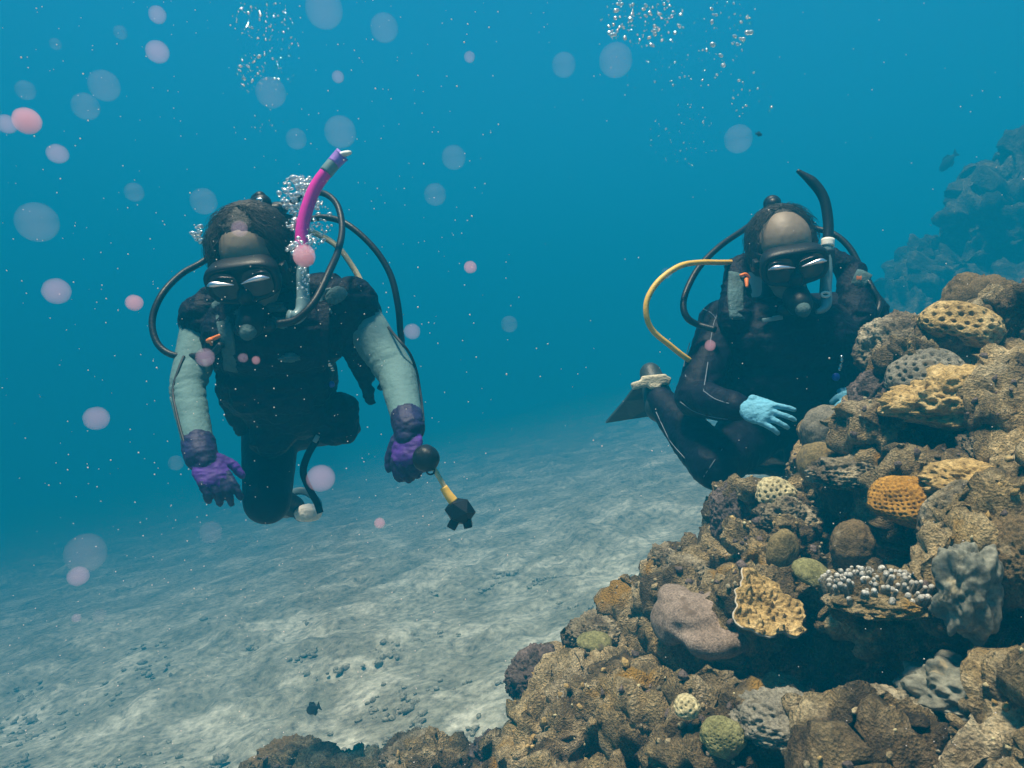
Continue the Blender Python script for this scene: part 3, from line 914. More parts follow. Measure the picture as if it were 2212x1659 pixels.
class Head:
    def __init__(self, px, py, d, pitch, roll, yaw=0.0, s=1.0):
        p, r = R(pitch), R(roll)
        self.o = np.array(P(px, py, d))
        rt, fw, up = v3(1, 0, 0), v3(0, -math.cos(p), -math.sin(p)), v3(0, -math.sin(p), math.cos(p))
        self.rt = rt * math.cos(r) + up * math.sin(r)
        self.up = up * math.cos(r) - rt * math.sin(r)
        Y = np.array(Matrix.Rotation(R(yaw), 3, 'Z'))
        self.rt, self.fw, self.up = Y @ self.rt, Y @ fw, Y @ self.up
        self.M = np.stack([self.rt, self.fw, self.up], 1)
        self.s = s
    def __call__(self, x, y, z): return self.o + self.M @ (v3(x, y, z) * self.s)
    def arr(self, A): return self.o + (np.asarray(A) * self.s) @ self.M.T

def add_head(sh, H, neck, skin=0, suit=1):
    s = H.s
    sh.ell(H(0, -.012, .022), v3(.076, .096, .088) * s, H.M, skin)
    sh.ell(H(0, .030, -.035), v3(.063, .066, .078) * s, H.M, skin)
    sh.ell(H(0, .048, -.088), v3(.044, .044, .032) * s, H.M, skin)
    sh.cap(H(0, .088, -.005), .010 * s, H(0, .108, -.042), .014 * s, skin)
    sh.ell(H(0, .084, .018), v3(.05, .016, .014) * s, H.M, skin)
    sh.ell(H(0, .086, -.072), v3(.024, .012, .012) * s, H.M, skin)
    for q in (-1, 1):
        sh.ell(H(q * .079, -.004, -.022), v3(.010, .018, .032) * s, H.M, skin)
        sh.ell(H(q * .032, .078, .0), v3(.016, .012, .011) * s, H.M, skin)
    sh.cap(H(0, -.03, -.06), .052 * s, neck, .062, suit)

def make_mask(H, label, lenscol=M_LENS):
    """frame loft, two panes, nose pocket, strap round the head"""
    t = empty('dive_mask', H(0, .10, -.04)); tag(t, label, 'dive mask')
    A = np.linspace(0, 2 * math.pi, 56, endpoint=False)
    def ring(y, w, h, nose):
        c, s_ = np.cos(A), np.sin(A)
        x = w * np.sign(c) * np.abs(c) ** 0.62
        z = h * np.sign(s_) * np.abs(s_) ** 0.62 - 0.008
        z = z - nose * np.exp(-(x / 0.02) ** 2) * (s_ < 0)
        return H.arr(np.stack([x, y - 1.6 * x * x, z], 1))
    rs = [ring(.052, .070, .044, .02), ring(.085, .082, .052, .02), ring(.112, .086, .050, .012), ring(.124, .085, .046, .006), ring(.128, .078, .040, .004), ring(.118, .074, .036, .003)]
    V = np.vstack(rs); n = 56; F = []
    for i in range(len(rs) - 1):
        for k in range(n):
            F.append((i * n + k, i * n + (k + 1) % n, (i + 1) * n + (k + 1) % n, (i + 1) * n + k))
    F.append(tuple(range((len(rs) - 1) * n, len(rs) * n)))
    fr = obj('frame', (V, F), M_RUBBER, t)
    for q in (-1, 1):
        B = np.linspace(0, 2 * math.pi, 28, endpoint=False)
        x = q * .039 + .033 * np.sign(np.cos(B)) * np.abs(np.cos(B)) ** .7
        z = -.010 + .033 * np.sign(np.sin(B)) * np.abs(np.sin(B)) ** .7
        y = .1225 - 1.6 * x * x + 0 * x
        L = np.vstack([H.arr(np.stack([x, y, z], 1)), H.arr(np.stack([x * 0 + q * .039, .126 - 1.6 * .039 ** 2 + 0 * x, z * 0 - .01], 1))[:1]])
        le = obj('lens', (L, [(k, (k + 1) % 28, 28) for k in range(28)]), lenscol, t)
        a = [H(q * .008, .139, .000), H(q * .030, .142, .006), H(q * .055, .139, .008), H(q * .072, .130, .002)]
        obj('lens_glint_bar', tube(a, [.0010, .0040, .0066, .0016], 8, 16), M_GLINT, le)  # added bar, shaped as the bright streak reflected in the pane
    obj('nose_pocket', ball(H(0, .118, -.040), v3(.019, .020, .024) * H.s, 3, H.M), M_RUBBER, t)
    st = [H(math.sin(a) * .090, -.02 + math.cos(a) * .108 , .0 + .012 * (1 - math.cos(a))) for a in np.linspace(R(42), R(318), 15)]
    obj('strap', sweep(spline(st, 5), .012, 10, flat=0.25, up=tuple(-H.fw)), M_RUBBER, t)
    for q in (-1, 1):
        obj('buckle', box(H(q * .088, .062, -.002), (.014, .03, .022), H.M, .003), M_RUBBER, t)
    return t

def make_hand(sh, w, dr, n, curl, side=1, s=1.0, spread=0.06, m_palm=0, m_fing=0, m_thumb=0, cuff=None, thumb_out=0.6, m_cuff=0, fr=1.0):
    d_ = np.array(Vector(dr).normalized()); n_ = np.array(n, float); n_ = n_ - d_ * n_.dot(d_); n_ /= np.linalg.norm(n_)
    s_ = np.cross(d_, n_) * side
    w = np.array(w)
    M = np.stack([s_, d_, n_], 1)
    sh.ell(w + d_ * .050 * s, v3(.041, .050, .017) * s, M, m_palm)
    sh.ell(w + d_ * .075 * s, v3(.042, .022, .0155) * s, M, m_palm)
    if cuff is not None:
        e = np.array(cuff) - w; e /= np.linalg.norm(e)
        sh.cap(w + e * .034, .0375, w, .0355, m_cuff)
        sh.cap(w, .0355, w + d_ * .022 * s, .031 * s, m_cuff)
    for i, L in enumerate((.068, .076, .071, .056)):
        off = .031 - .0205 * i
        a = spread * (1.5 - i)
        f = d_ * math.cos(a) + s_ * math.sin(a)
        p = w + d_ * (.086 - .004 * abs(i - 1)) * s + s_ * off * s
        c = curl[i] if not np.isscalar(curl) else curl
        ang = 0.0
        for k, frac in enumerate((.45, .30, .25)):
            ang += c * (0.7 if k == 0 else 1.0)
            g = f * math.cos(ang) - n_ * math.sin(ang)
            q = p + g * L * frac * s
            sh.cap(p, (.0108 - .0009 * k) * s * fr, q, (.0100 - .0009 * k) * s * fr, m_fing)
            p = q
    p = w + d_ * .028 * s + s_ * .032 * s
    g = d_ * .72 + s_ * thumb_out - n_ * .25; g /= np.linalg.norm(g)
    q = p + g * .042 * s
    sh.cap(p, .0145 * s, q, .0118 * s, m_thumb)
    g2 = d_ * .92 + s_ * thumb_out * .35 - n_ * .45; g2 /= np.linalg.norm(g2)
    sh.cap(q, .0118 * s, q + g2 * .030 * s, .0100 * s, m_thumb)

def folds(amp, f, seed):
    return lambda V: amp * ridged(V * [f, f, f * 2.2], 2, seed=seed) + amp * 0.6 * fbm(V * f * 2, 2, seed=seed + 3)

def arm_folds(zs):
    """creases of a loose sleeve at given heights"""
    def fn(V):
        d1 = 0.0006 * fbm(V * 40, 2, seed=5)
        brk = np.clip(0.45 + 0.9 * vnoise(V * 16, 14), 0, 1)
        for x, z, w, a, sl in zs:
            u = (V[:, 2] - z - sl * (V[:, 0] - x) + 0.006 * vnoise(V * 22, 4))
            d1 = d1 + np.where(np.abs(V[:, 0] - x) < 0.09, -a * 0.62 * brk * np.exp(-(u / w) ** 2), 0)
        return d1
    return fn

# ================================================================== left diver
person = empty('person', P(600, 1140, 1.95))
tag(person, 'diver at left with grey green sleeves, black vest and a pink snorkel', 'person')
H1 = Head(546, 562, 1.72, 33, 9, 4)
b = Shape()
neck = np.array(P(570, 665, 1.86))
add_head(b, H1, neck, 0, 1)
shL, shR = np.array(P(442, 695, 1.86)), np.array(P(772, 680, 1.86))
b.cap(neck, .062, P(575, 720, 1.90), .09, 1)
b.cap(shL, .066, P(575, 715, 1.90), .10, 1).cap(shR, .066, P(600, 715, 1.90), .10, 1)
b.ell(P(590, 740, 1.90), v3(.165, .105, .14), None, 1).ell(P(605, 830, 1.98), v3(.14, .10, .14), None, 1).ell(P(628, 905, 2.06), v3(.15, .11, .095), None, 1)
elL, wrL = np.array(P(404, 842, 1.72)), np.array(P(434, 985, 1.60))
elR, wrR = np.array(P(858, 808, 1.74)), np.array(P(884, 925, 1.58))
b.cap(shL, .056, elL, .043, 2).cap(elL, .043, wrL, .032, 2)
b.cap(shR, .058, elR, .048, 2).cap(elR, .048, wrR, .034, 2)
hipL, knL, anL = np.array(P(585, 920, 2.08)), np.array(P(577, 1082, 1.86)), np.array(P(600, 1075, 2.24))
hipR, knR, anR = np.array(P(675, 905, 2.08)), np.array(P(722, 915, 1.92)), np.array(P(700, 915, 2.34))
b.cap(hipL, .085, knL, .062, 1).cap(knL, .060, anL, .042, 1).cap(anL, .04, P(635, 1095, 2.36), .036, 1)
b.cap(hipR, .085, knR, .058, 1).cap(knR, .058, anR, .042, 1).cap(anR, .04, P(690, 930, 2.44), .034, 1)
b.cap(wrL, .032, wrL + (wrL - elL) * .04, .026, 2).cap(wrR, .032, wrR + (wrR - elR) * .04, .026, 2)
zz = lambda px, py, d_, w, a, sl: (P(px, py, d_).x, P(px, py, d_).z, w, a, sl)
b.build('body', [M_SKIN, M_NEO, M_GREYNEO], person, 0.0055, 4,
        arm_folds([zz(410, 822, 1.72, .006, .006, .2), zz(410, 838, 1.72, .005, .006, .1), zz(405, 855, 1.72, .005, .006, -.1), zz(415, 775, 1.75, .006, .005, .3), zz(425, 900, 1.65, .004, .003, .2),
                   zz(850, 775, 1.76, .006, .007, .45), zz(850, 752, 1.76, .005, .005, .5), zz(870, 832, 1.7, .005, .003, .2), zz(884, 905, 1.6, .004, .004, .1), zz(884, 915, 1.6, .004, .004, .1)]))
T1 = b.tree

def strands(H, n, seed, lo, hi, rad=0.0011, rmin=.092, spread=.012, droop=0.3):
    rr = np.random.default_rng(seed)
    parts = []
    for i in range(n):
        az = rr.uniform(lo, hi); el = rr.uniform(-0.35, 1.25)
        pts = []
        for k in range(5):
            e = el + 0.28 * (2 - k) * 0.8; a = az + rr.normal(0, .05) + .06 * k
            q = rmin + spread * rr.random() + 0.003 * k
            pts.append(H(math.cos(e) * math.sin(a) * q * .92, math.cos(e) * math.cos(a) * q * 1.05 - .018, math.sin(e) * q * .98 + .022))
        parts.append(tube(pts, [rad, rad * 1.4, rad * 1.4, rad, rad * .3], 3, 4))
    return join(*parts)

hr = Shape()
hr.ell(H1(0, -.040, .040), v3(.096, .098, .092), H1.M).ell(H1(-.060, -.012, .02), v3(.044, .072, .078), H1.M).ell(H1(.058, -.020, .02), v3(.042, .066, .075), H1.M)
hr.ell(H1(0, -.012, .088), v3(.066, .056, .026), H1.M).ell(H1(-.072, -.02, -.05), v3(.030, .05, .07), H1.M).ell(H1(.070, -.03, -.05), v3(.026, .045, .06), H1.M).ell(H1(0, -.08, -.02), v3(.08, .05, .1), H1.M)
hair = hr.build('hair', [M_HAIR], person, .005, 3, folds(.0018, 90, 12))
obj('loose_strands', strands(H1, 700, 4, 0.72, 5.55, rad=.0004, spread=.022), M_HAIR, hair)

g = Shape()
make_hand(g, wrL, P(497, 1088, 1.54) - Vector(wrL), (0.35, -0.8, 0.5), [.25, .5, .6, .65], side=-1, s=.90, spread=.03, cuff=elL, m_palm=1, m_fing=0, m_thumb=1)
g.build('glove', [M_GLOVE_D, M_GLOVE_P], person, .0034, 2, folds(.0012, 60, 3))
g = Shape()
make_hand(g, wrR, P(872, 1036, 1.52) - Vector(wrR), (-0.35, -0.9, 0.1), [.75, .85, .9, .9], side=1, s=.92, spread=.02, cuff=elR, m_palm=1, m_fing=0, m_thumb=0, thumb_out=.5)
g.build('glove', [M_GLOVE_D, M_GLOVE_P], person, .0034, 2, folds(.0012, 60, 4))

# black piping down the sleeves
for pts in ([(398, 770), (386, 800), (375, 842), (382, 890), (396, 945), (411, 985)], [(838, 708), (862, 735), (884, 762), (898, 800), (908, 850), (912, 895), (913, 912)]):
    obj('sleeve_seam', tube([on([T1], x, y, .0012, 1.72) for x, y in pts], .0035, 8, 8), M_SEAM, person)

# vest
vest = empty('dive_vest', P(610, 960, 1.92)); tag(vest, 'black inflatable dive vest worn by the left diver', 'dive vest')
s = Shape()
s.ell(P(590, 728, 1.82), v3(.185, .13, .125), None).ell(P(598, 815, 1.87), v3(.158, .12, .13), None).ell(P(632, 880, 1.93), v3(.135, .115, .085), None)
s.ell(P(448, 690, 1.83), v3(.066, .070, .070), None).ell(P(758, 664, 1.82), v3(.070, .075, .078), None).ell(P(700, 640, 1.84), v3(.07, .07, .06), None).ell(P(480, 660, 1.84), v3(.06, .07, .06), None)
s.cap(P(770, 720, 1.83), .055, P(790, 800, 1.86), .03).cap(P(785, 790, 1.85), .028, P(800, 872, 1.86), .008)
s.cap(P(735, 890, 1.9), .05, P(740, 925, 1.9), .044).cap(P(700, 910, 1.9), .04, P(715, 935, 1.9), .032)
s.cap(P(505, 850, 1.9), .04, P(518, 925, 1.92), .018).cap(P(620, 900, 1.92), .05, P(585, 945, 1.9), .055)
s.build('jacket', [M_NYLON], vest, .006, 3, folds(.0045, 22, 31))
TV = s.tree
both = [T1, TV]
def strip(pts, w, th, mat, name, parent, trees, off=.003):
    return obj(name, sweep(spline([on(trees, x, y, off) for x, y in pts], 6), w, 8, flat=th, up=(0, -1, 0)), mat, parent)
strip([(470, 650), (490, 720), (500, 800)], .020, .18, M_TEAL, 'shoulder_strap', vest, [TV])
strip([(700, 640), (695, 720), (690, 790)], .020, .18, M_NYLON, 'shoulder_strap', vest, [TV])
strip([(480, 812), (580, 830), (700, 815)], .016, .18, M_NYLON, 'chest_strap', vest, [TV])
obj('toggle', join(capsule(on([TV], 456, 733, .01), .006, on([TV], 480, 724, .01), .005), capsule(on([TV], 462, 730, .012), .007, on([TV], 466, 740, .012), .003)), M_ORANGEPL, vest)
for i in range(5):
    obj('clip_link', ball(on([TV], 703 + 2.6 * i, 776 + 6 * i, .006), (.007, .004, .0035)), M_CHROME, vest)
obj('clip_cap', ball(on([TV], 712, 829, .005), (.009, .006, .009)), M_BLUEPL, vest)
obj('shoulder_ring', tube([on([TV], x, y, .012) for x, y in ((722, 625), (703, 640), (694, 660), (704, 676), (722, 672))], [.003, .006, .008, .006, .003], 8, 10, flat=.5), M_CLEAR, vest)
obj('shoulder_pad', lump(on([TV], 730, 638, .006), (.028, .012, .020), 4, .1, 2, 0, 9, 3, rot_xyz(0, -.5, 0), 1), M_TEAL, vest)
for (x, y, w, h, sd) in ((545, 676, .035, .010, 1), (590, 668, .026, .011, 2), (600, 700, .022, .012, 4), (625, 772, .022, .010, 5)):
    obj('collar_fold', lump(on(both, x, y, .004), (w, .010, h), 4, .35, 2.5, .15, 4, sd, None, 1), M_TEAL, vest)
obj('hanging_strap', sweep(spline([P(684, 950, 1.86), P(664, 985, 1.85), P(655, 1020, 1.85), P(668, 1055, 1.86), P(684, 1085, 1.87), P(692, 1108, 1.87)], 8), .0095, 8, flat=.2, up=(0, 1, 0)), M_NYLON, vest)
obj('strap_tip', box(P(683, 948, 1.855), (.012, .006, .02), rot_xyz(0, .5, 0), .002), M_CLEAR, vest)

# tank
def make_tank(top, bottom, label):
    top, bottom = np.array(top), np.array(bottom)
    ax = bottom - top; ax /= np.linalg.norm(ax)
    t = empty('air_tank', bottom); tag(t, label, 'air tank')
    pr = [(0, .020), (.012, .035), (.03, .062), (.055, .082), (.08, .088), (.56, .088), (.60, .078), (.61, .05)]
    u = np.cross(ax, [1, 0, 0]); u /= np.linalg.norm(u); w = np.cross(ax, u)
    a = np.linspace(0, 2 * math.pi, 28, endpoint=False)
    V = np.vstack([top + ax * h + r * (np.cos(a)[:, None] * u + np.sin(a)[:, None] * w) for h, r in pr])
    F = [(i * 28 + k, i * 28 + (k + 1) % 28, (i + 1) * 28 + (k + 1) % 28, (i + 1) * 28 + k) for i in range(len(pr) - 1) for k in range(28)] + [tuple(range(28))[::-1], tuple(range(7 * 28, 8 * 28))]
    obj('cylinder', (V, F), M_TANK, t)
    vb = obj('valve', join(capsule(top, .018, top - ax * .045, .016), capsule(top - ax * .03 - [.03, 0, 0], .012, top - ax * .03 + [.04, 0, 0], .012)), M_CHROME, t)
    obj('valve_knob', capsule(top - ax * .03 + [.045, 0, 0], .018, top - ax * .03 + [.062, 0, 0], .018), M_RUBBER, vb)
make_tank(P(566, 470, 2.02), P(640, 860, 2.5), 'grey air tank on the left diver\'s back, behind the head')

# regulator with its hoses
reg = empty('regulator', P(570, 700, 1.62)); tag(reg, 'black breathing regulator with looping hoses around the left diver\'s head', 'regulator')
fs = obj('first_stage', join(capsule(P(552, 448, 1.93), .026, P(566, 440, 1.90), .026), capsule(P(530, 458, 1.94), .018, P(600, 452, 1.94), .016), capsule(P(556, 432, 1.92), .018, P(562, 426, 1.90), .016)), M_RUBBER, reg)
for x, y, a in ((551, 441, .5), (567, 440, -.6), (560, 431, 0)):
    obj('bolt', capsule(P(x - 3, y + 4 * a, 1.87), .0045, P(x + 4, y - 4 * a, 1.87), .0045), M_CHROME, fs)
mo = obj('mouthpiece', join(capsule(H1(0, .12, -.092), .036, H1(0, .150, -.098), .033), capsule(H1(-.035, .13, -.118), .016, H1(.035, .13, -.118), .016), capsule(H1(0, .095, -.085), .02, H1(0, .12, -.09), .02)), M_RUBBER, reg)
obj('purge_cover', capsule(H1(0, .176, -.102), .020, H1(0, .184, -.103), .017), M_TEAL, mo)
for pts, r, m in (([(545, 465, 1.94), (490, 520, 1.95), (440, 564, 1.92), (392, 592, 1.87), (350, 636, 1.81), (329, 690, 1.78), (338, 738, 1.76), (366, 764, 1.75), (405, 770, 1.74), (455, 765, 1.71), (478, 745, 1.68)], .0085, M_RUBBER),
                  ([(585, 455, 1.93), (625, 440, 1.95), (665, 420, 1.93), (700, 418, 1.9), (728, 442, 1.86), (739, 490, 1.8), (731, 540, 1.72), (712, 585, 1.64), (680, 650, 1.57), (640, 690, 1.55), (600, 700, 1.55)], .0085, M_RUBBER),
                  ([(590, 462, 1.94), (650, 474, 1.97), (705, 470, 1.96), (752, 486, 1.93), (806, 534, 1.91), (842, 590, 1.9), (858, 650, 1.89), (864, 705, 1.9), (864, 760, 1.95), (820, 840, 2.0)], .0088, M_RUBBER),
                  ([(590, 470, 1.96), (640, 490, 1.97), (690, 508, 1.95), (730, 534, 1.92), (764, 580, 1.9), (786, 622, 1.88), (806, 665, 1.88), (800, 730, 1.92)], .0080, M_CREAMHOSE)):
    obj('hose', tube([P(*q) for q in pts], r, 10, 10), m, reg)

make_mask(H1, 'black dive mask with glinting lenses on the left diver\'s face')

# pink snorkel
sn = empty('snorkel', P(655, 650, 1.66)); tag(sn, 'bright pink snorkel with a purple top and pale tip', 'snorkel')
sp = [P(655, 652, 1.64), P(654, 600, 1.66), P(653, 548, 1.67), P(652, 500, 1.675), P(664, 448, 1.68), P(682, 404, 1.685), P(708, 368, 1.69), P(733, 340, 1.70), P(741, 332, 1.70)]
full = spline(sp, 12)
tb = obj('tube', sweep(full[24:73], .0152, 16), M_PINK, sn)
obj('lower_tube', sweep(full[:25], .0150, 16), M_CLEAR, sn)
obj('joint', sweep(full[70:79], .0165, 16), M_CLEAR, sn)
tp = obj('top_guard', sweep(full[77:94], np.linspace(.0165, .0185, 17), 16), M_PURPLEPL, sn)
obj('tip', lump(P(742, 333, 1.70), (.021, .014, .007), 3, .05, 2, 0, 9, 1, rot_xyz(.2, -.25, 0), 1), M_PALE, tp)
obj('mouth_bend', tube([P(655, 648, 1.64), P(652, 672, 1.63), P(638, 686, 1.62), P(622, 684, 1.61)], .016, 8, 14), M_CLEAR, sn)
obj('keeper', box(P(652, 560, 1.665), (.05, .03, .022), None, .005), M_RUBBER, sn)

# stick in the left diver's hand
st = empty('pointer_stick', P(994, 1110, 1.5)); tag(st, 'cream stick with yellow sleeve and black knobs held by the left diver', 'stick')
obj('grip_ball', lump(P(921, 990, 1.49), .029, 4, .05, 2, 0, 9, 4, None, 1), M_RUBBER, st)
obj('ring', tube([P(930 + 9 * math.cos(a), 1016 + 9 * math.sin(a), 1.485) for a in np.linspace(0, 6.28, 9)], .0022, 4, 6), M_RUBBER, st)
obj('rod', tube([P(930, 1000, 1.49), P(948, 1030, 1.49), P(964, 1058, 1.49)], .0052, 6, 12), M_CREAMHOSE, st)
obj('sleeve', tube([P(958, 1052, 1.49), P(968, 1068, 1.49), P(980, 1084, 1.49)], [.0085, .0095, .011], 6, 14), M_YELLOW, st)
obj('end_knob', (lambda c: join(ball(c, (.034, .03, .031), 1, rot_xyz(.3, .5, .2)), box(c + Vector((-.014, 0, -.026)), (.02, .024, .022), rot_xyz(0, .5, 0), .003), box(c + Vector((.016, 0, -.026)), (.018, .024, .018), rot_xyz(0, -.2, 0), .003)))(P(994, 1104, 1.49)), M_RUBBER, st, smooth=False)

# fins of the left diver, trailing behind
def make_fin(heel, toe, blade, side, mat, strapmat, label, r=.048, width=.11):
    heel, toe, blade = np.array(heel), np.array(toe), np.array(blade)
    t = empty('dive_fin', heel); tag(t, label, 'dive fin')
    sh = Shape(); sh.cap(heel, r, toe, r * .85); sh.ell(toe, (r * 1.15, r * 1.1, r * .8))
    sh.build('foot_pocket', [mat], t, .006, 3)
    ax = blade - toe; L = np.linalg.norm(ax); ax = ax / L
    sd = np.array(side, float); sd -= ax * sd.dot(ax); sd /= np.linalg.norm(sd); up = np.cross(ax, sd)
    V, F = [], []
    for i, h in enumerate(np.linspace(-.03, L, 12)):
        w = r * 1.0 + (width - r) * min(1, max(0, h / L)) ** .7
        for k, q in enumerate(np.linspace(-1, 1, 9)):
            V.append(toe + ax * (h - .03 * (q * q) * (i == 11)) + sd * w * q + up * (.006 + .006 * abs(q) ** 6 + .003 * math.cos(q * 9)))
    n = len(V); V = np.array(V); V = np.vstack([V, V - up * .010])
    for i in range(11):
        for k in range(8):
            a = i * 9 + k
            F.append((a, a + 1, a + 10, a + 9)); F.append((n + a, n + a + 9, n + a + 10, n + a + 1))
    rim = [i * 9 for i in range(12)] + [99 + k for k in range(1, 9)] + [i * 9 + 8 for i in range(10, -1, -1)] + list(range(7, 0, -1))
    for a, c in zip(rim, rim[1:] + rim[:1]):
        F.append((a, c, n + c, n + a))
    obj('blade', (V, F), mat, t)
    return t
f1 = make_fin(P(652, 1108, 2.38), P(640, 1100, 2.5), P(620, 1115, 2.95), (1, 0, .1), M_FIN, M_PALE, 'dark fin with a white heel plate trailing behind the left diver\'s knee', .03, .1)
obj('heel_plate', lump(P(667, 1108, 2.31), (.046, .028, .030), 5, .08, 2, 0, 9, 4, rot_xyz(.1, -.12, 0), 1), M_PALE, f1)
obj('heel_strap', tube([P(628, 1085, 2.36), P(634, 1064, 2.36), P(660, 1062, 2.36), P(686, 1082, 2.35), P(694, 1104, 2.33)], [.006, .012, .013, .010, .006], 8, 10, flat=.4), M_CLEAR, f1)
make_fin(P(695, 925, 2.46), P(690, 940, 2.56), P(690, 960, 3.0), (1, 0, .1), M_FIN, M_FIN, 'dark fin hidden behind the left diver\'s vest pocket', .03, .08)

# ================================================================== right diver
person2 = empty('person', P(1680, 1040, 2.0))
tag(person2, 'balding diver at right in a black wetsuit with light blue gloves, kneeling by the reef', 'person')
H2 = Head(1692, 542, 1.93, 28, 9, -4)
b = Shape()
neck = np.array(P(1695, 640, 2.04))
add_head(b, H2, neck, 0, 1)
shL, shR = np.array(P(1562, 700, 2.04)), np.array(P(1862, 680, 2.04))
b.cap(neck, .066, P(1700, 720, 2.06), .10, 1)
b.cap(shL, .072, P(1700, 715, 2.07), .11, 1).cap(shR, .072, P(1710, 715, 2.07), .11, 1)
b.ell(P(1700, 745, 2.06), v3(.19, .12, .15), None, 1).ell(P(1690, 830, 2.08), v3(.19, .12, .15), None, 1).ell(P(1700, 900, 2.12), v3(.18, .125, .10), None, 1)
elL, wrL = np.array(P(1500, 858, 1.90)), np.array(P(1588, 880, 1.735))
elR, wrR = np.array(P(1930, 800, 1.98)), np.array(P(1905, 872, 1.88))
b.cap(shL, .068, elL, .052, 1).cap(elL, .052, wrL, .036, 1)
b.cap(shR, .068, elR, .050, 1).cap(elR, .050, wrR, .036, 1)
hipL, knL, anL = np.array(P(1640, 915, 2.14)), np.array(P(1545, 1005, 1.86)), np.array(P(1424, 862, 2.12))
hipR, knR, anR = np.array(P(1760, 915, 2.14)), np.array(P(1745, 1005, 1.98)), np.array(P(1770, 1010, 2.36))
b.cap(hipL, .098, knL, .066, 1).cap(knL, .064, P(1490, 940, 1.98), .062, 1).cap(P(1490, 940, 1.98), .062, anL, .040, 1).cap(anL, .038, P(1408, 818, 2.20), .036, 1)
b.cap(hipR, .098, knR, .060, 1).cap(knR, .060, anR, .042, 1).cap(anR, .04, P(1780, 1000, 2.5), .034, 1)
b.cap(wrL, .034, wrL + (wrL - elL) * .04, .028, 1).cap(wrR, .034, wrR + (wrR - elR) * .04, .028, 1)
b.build('body', [M_SKIN, M_NEO], person2, 0.0058, 4, lambda V: np.clip((.26 - V[:, 2]) / .05, 0.1, 1) * (.0022 * ridged(V * [16, 16, 34], 2, seed=9) + .0012 * fbm(V * 50, 2, seed=10)))
T2 = b.tree

hr = Shape()
hr.ell(H2(0, -.042, .030), v3(.089, .088, .088), H2.M).ell(H2(-.060, -.018, .0), v3(.032, .06, .07), H2.M).ell(H2(.060, -.018, .0), v3(.032, .06, .07), H2.M).ell(H2(0, -.05, .072), v3(.062, .06, .042), H2.M)
hair = hr.build('hair', [M_HAIR], person2, .005, 3, folds(.0015, 90, 15))
obj('loose_strands', strands(H2, 300, 8, 1.0, 5.25, rad=.0004, rmin=.086, spread=.018), M_HAIR, hair)

g = Shape()
make_hand(g, P(1598, 878, 1.70), Vector((.8, -.5, -.25)), (-.3, -.85, .35), [.2, .26, .3, .36], side=-1, s=.80, spread=.12, thumb_out=.12, fr=.84)
g.build('glove', [M_GLOVE_B], person2, .0030, 2, folds(.0007, 60, 3))
TG = g.tree
obj('glove_snap', ball(on([TG], 1597, 878, .002), (.008, .004, .008)), M_CLEAR, person2)
g = Shape()
make_hand(g, wrR, P(1862, 866, 1.84) - Vector(wrR), (0.1, -0.6, 0.7), [.5, .5, .5, .5], side=1, spread=.08, cuff=elR)
g.build('glove', [M_GLOVE_B], person2, .0034, 2)

TT = [T2]
for pts in ([(1562, 665), (1545, 690), (1536, 730), (1528, 790), (1520, 845)], [(1520, 845), (1545, 862), (1575, 872)], [(1470, 868), (1500, 888), (1540, 900), (1572, 905)],
            [(1482, 815), (1478, 790), (1490, 740)], [(1418, 890), (1432, 920), (1450, 955), (1480, 990)], [(1560, 970), (1540, 1000), (1520, 1030)], [(1880, 690), (1895, 720), (1915, 760)], [(1520, 668), (1536, 676), (1548, 690)]):
    obj('suit_seam', tube([on(TT, x, y, .001, 1.95) for x, y in pts], .0014, 6, 6), M_PALESEAM, person2)

vest2 = empty('dive_vest', P(1700, 900, 2.0)); tag(vest2, 'black dive vest with grey shoulder pads worn by the right diver', 'dive vest')
s = Shape()
s.ell(P(1705, 740, 2.0), v3(.215, .14, .13), None).ell(P(1705, 820, 2.02), v3(.20, .14, .13), None).ell(P(1710, 880, 2.05), v3(.18, .13, .07), None)
s.cap(P(1590, 580, 2.03), .032, P(1590, 690, 1.95), .05).cap(P(1840, 590, 2.03), .036, P(1850, 690, 1.97), .055).cap(P(1590, 575, 2.03), .026, P(1640, 560, 2.06), .03).cap(P(1800, 560, 2.05), .03, P(1845, 590, 2.03), .034)
s.build('jacket', [M_NYLON], vest2, .0065, 3, folds(.0035, 22, 33))
TV = s.tree; both = [T2, TV]
strip([(1592, 592), (1590, 640), (1594, 690)], .024, .2, M_TEAL, 'shoulder_strap', vest2, [TV])
strip([(1845, 600), (1856, 604), (1872, 612)], .026, .25, M_TEAL, 'shoulder_pad', vest2, [TV])
mk = on([TV], 1853, 606, .009)
for i, (dx, w) in enumerate(((-.006, .003), (-.001, .003), (.004, .003))):
    obj('badge_bar', box(mk + Vector((dx, -.004, .0)), (w, .004, .012 - .003 * (i == 1)), None, .0006), M_ORANGEPL, vest2)
obj('clip', tube([on([TV], 1597, 603, .012), on([TV], 1606, 598, .014), on([TV], 1613, 606, .012)], .0045, 6, 8), M_ORANGEPL, vest2)
obj('whistle', capsule(on([TV], 1606, 610, .012), .006, on([TV], 1607, 622, .012), .004), M_ORANGEPL, vest2)
obj('chest_buckle', join(box(on([TV], 1668, 693, .008), (.055, .008, .011), rot_xyz(0, -.15, 0), .002), box(on([TV], 1676, 688, .012), (.02, .006, .006), rot_xyz(0, -.15, 0), .002)), M_CLEAR, vest2)
for i in range(5):
    obj('clip_link', ball(on([TV], 1816 - 1.2 * i, 770 + 7 * i, .006), (.0045, .004, .0055)), M_CHROME, vest2)
obj('clip_cap', ball(on([TV], 1802, 815, .006), (.011, .008, .011)), M_BLUEPL, vest2)
obj('side_tag', lump(on(both, 1867, 760, .004), (.012, .008, .045), 4, .25, 2, .1, 4, 7, None, 1), M_TEAL, vest2)

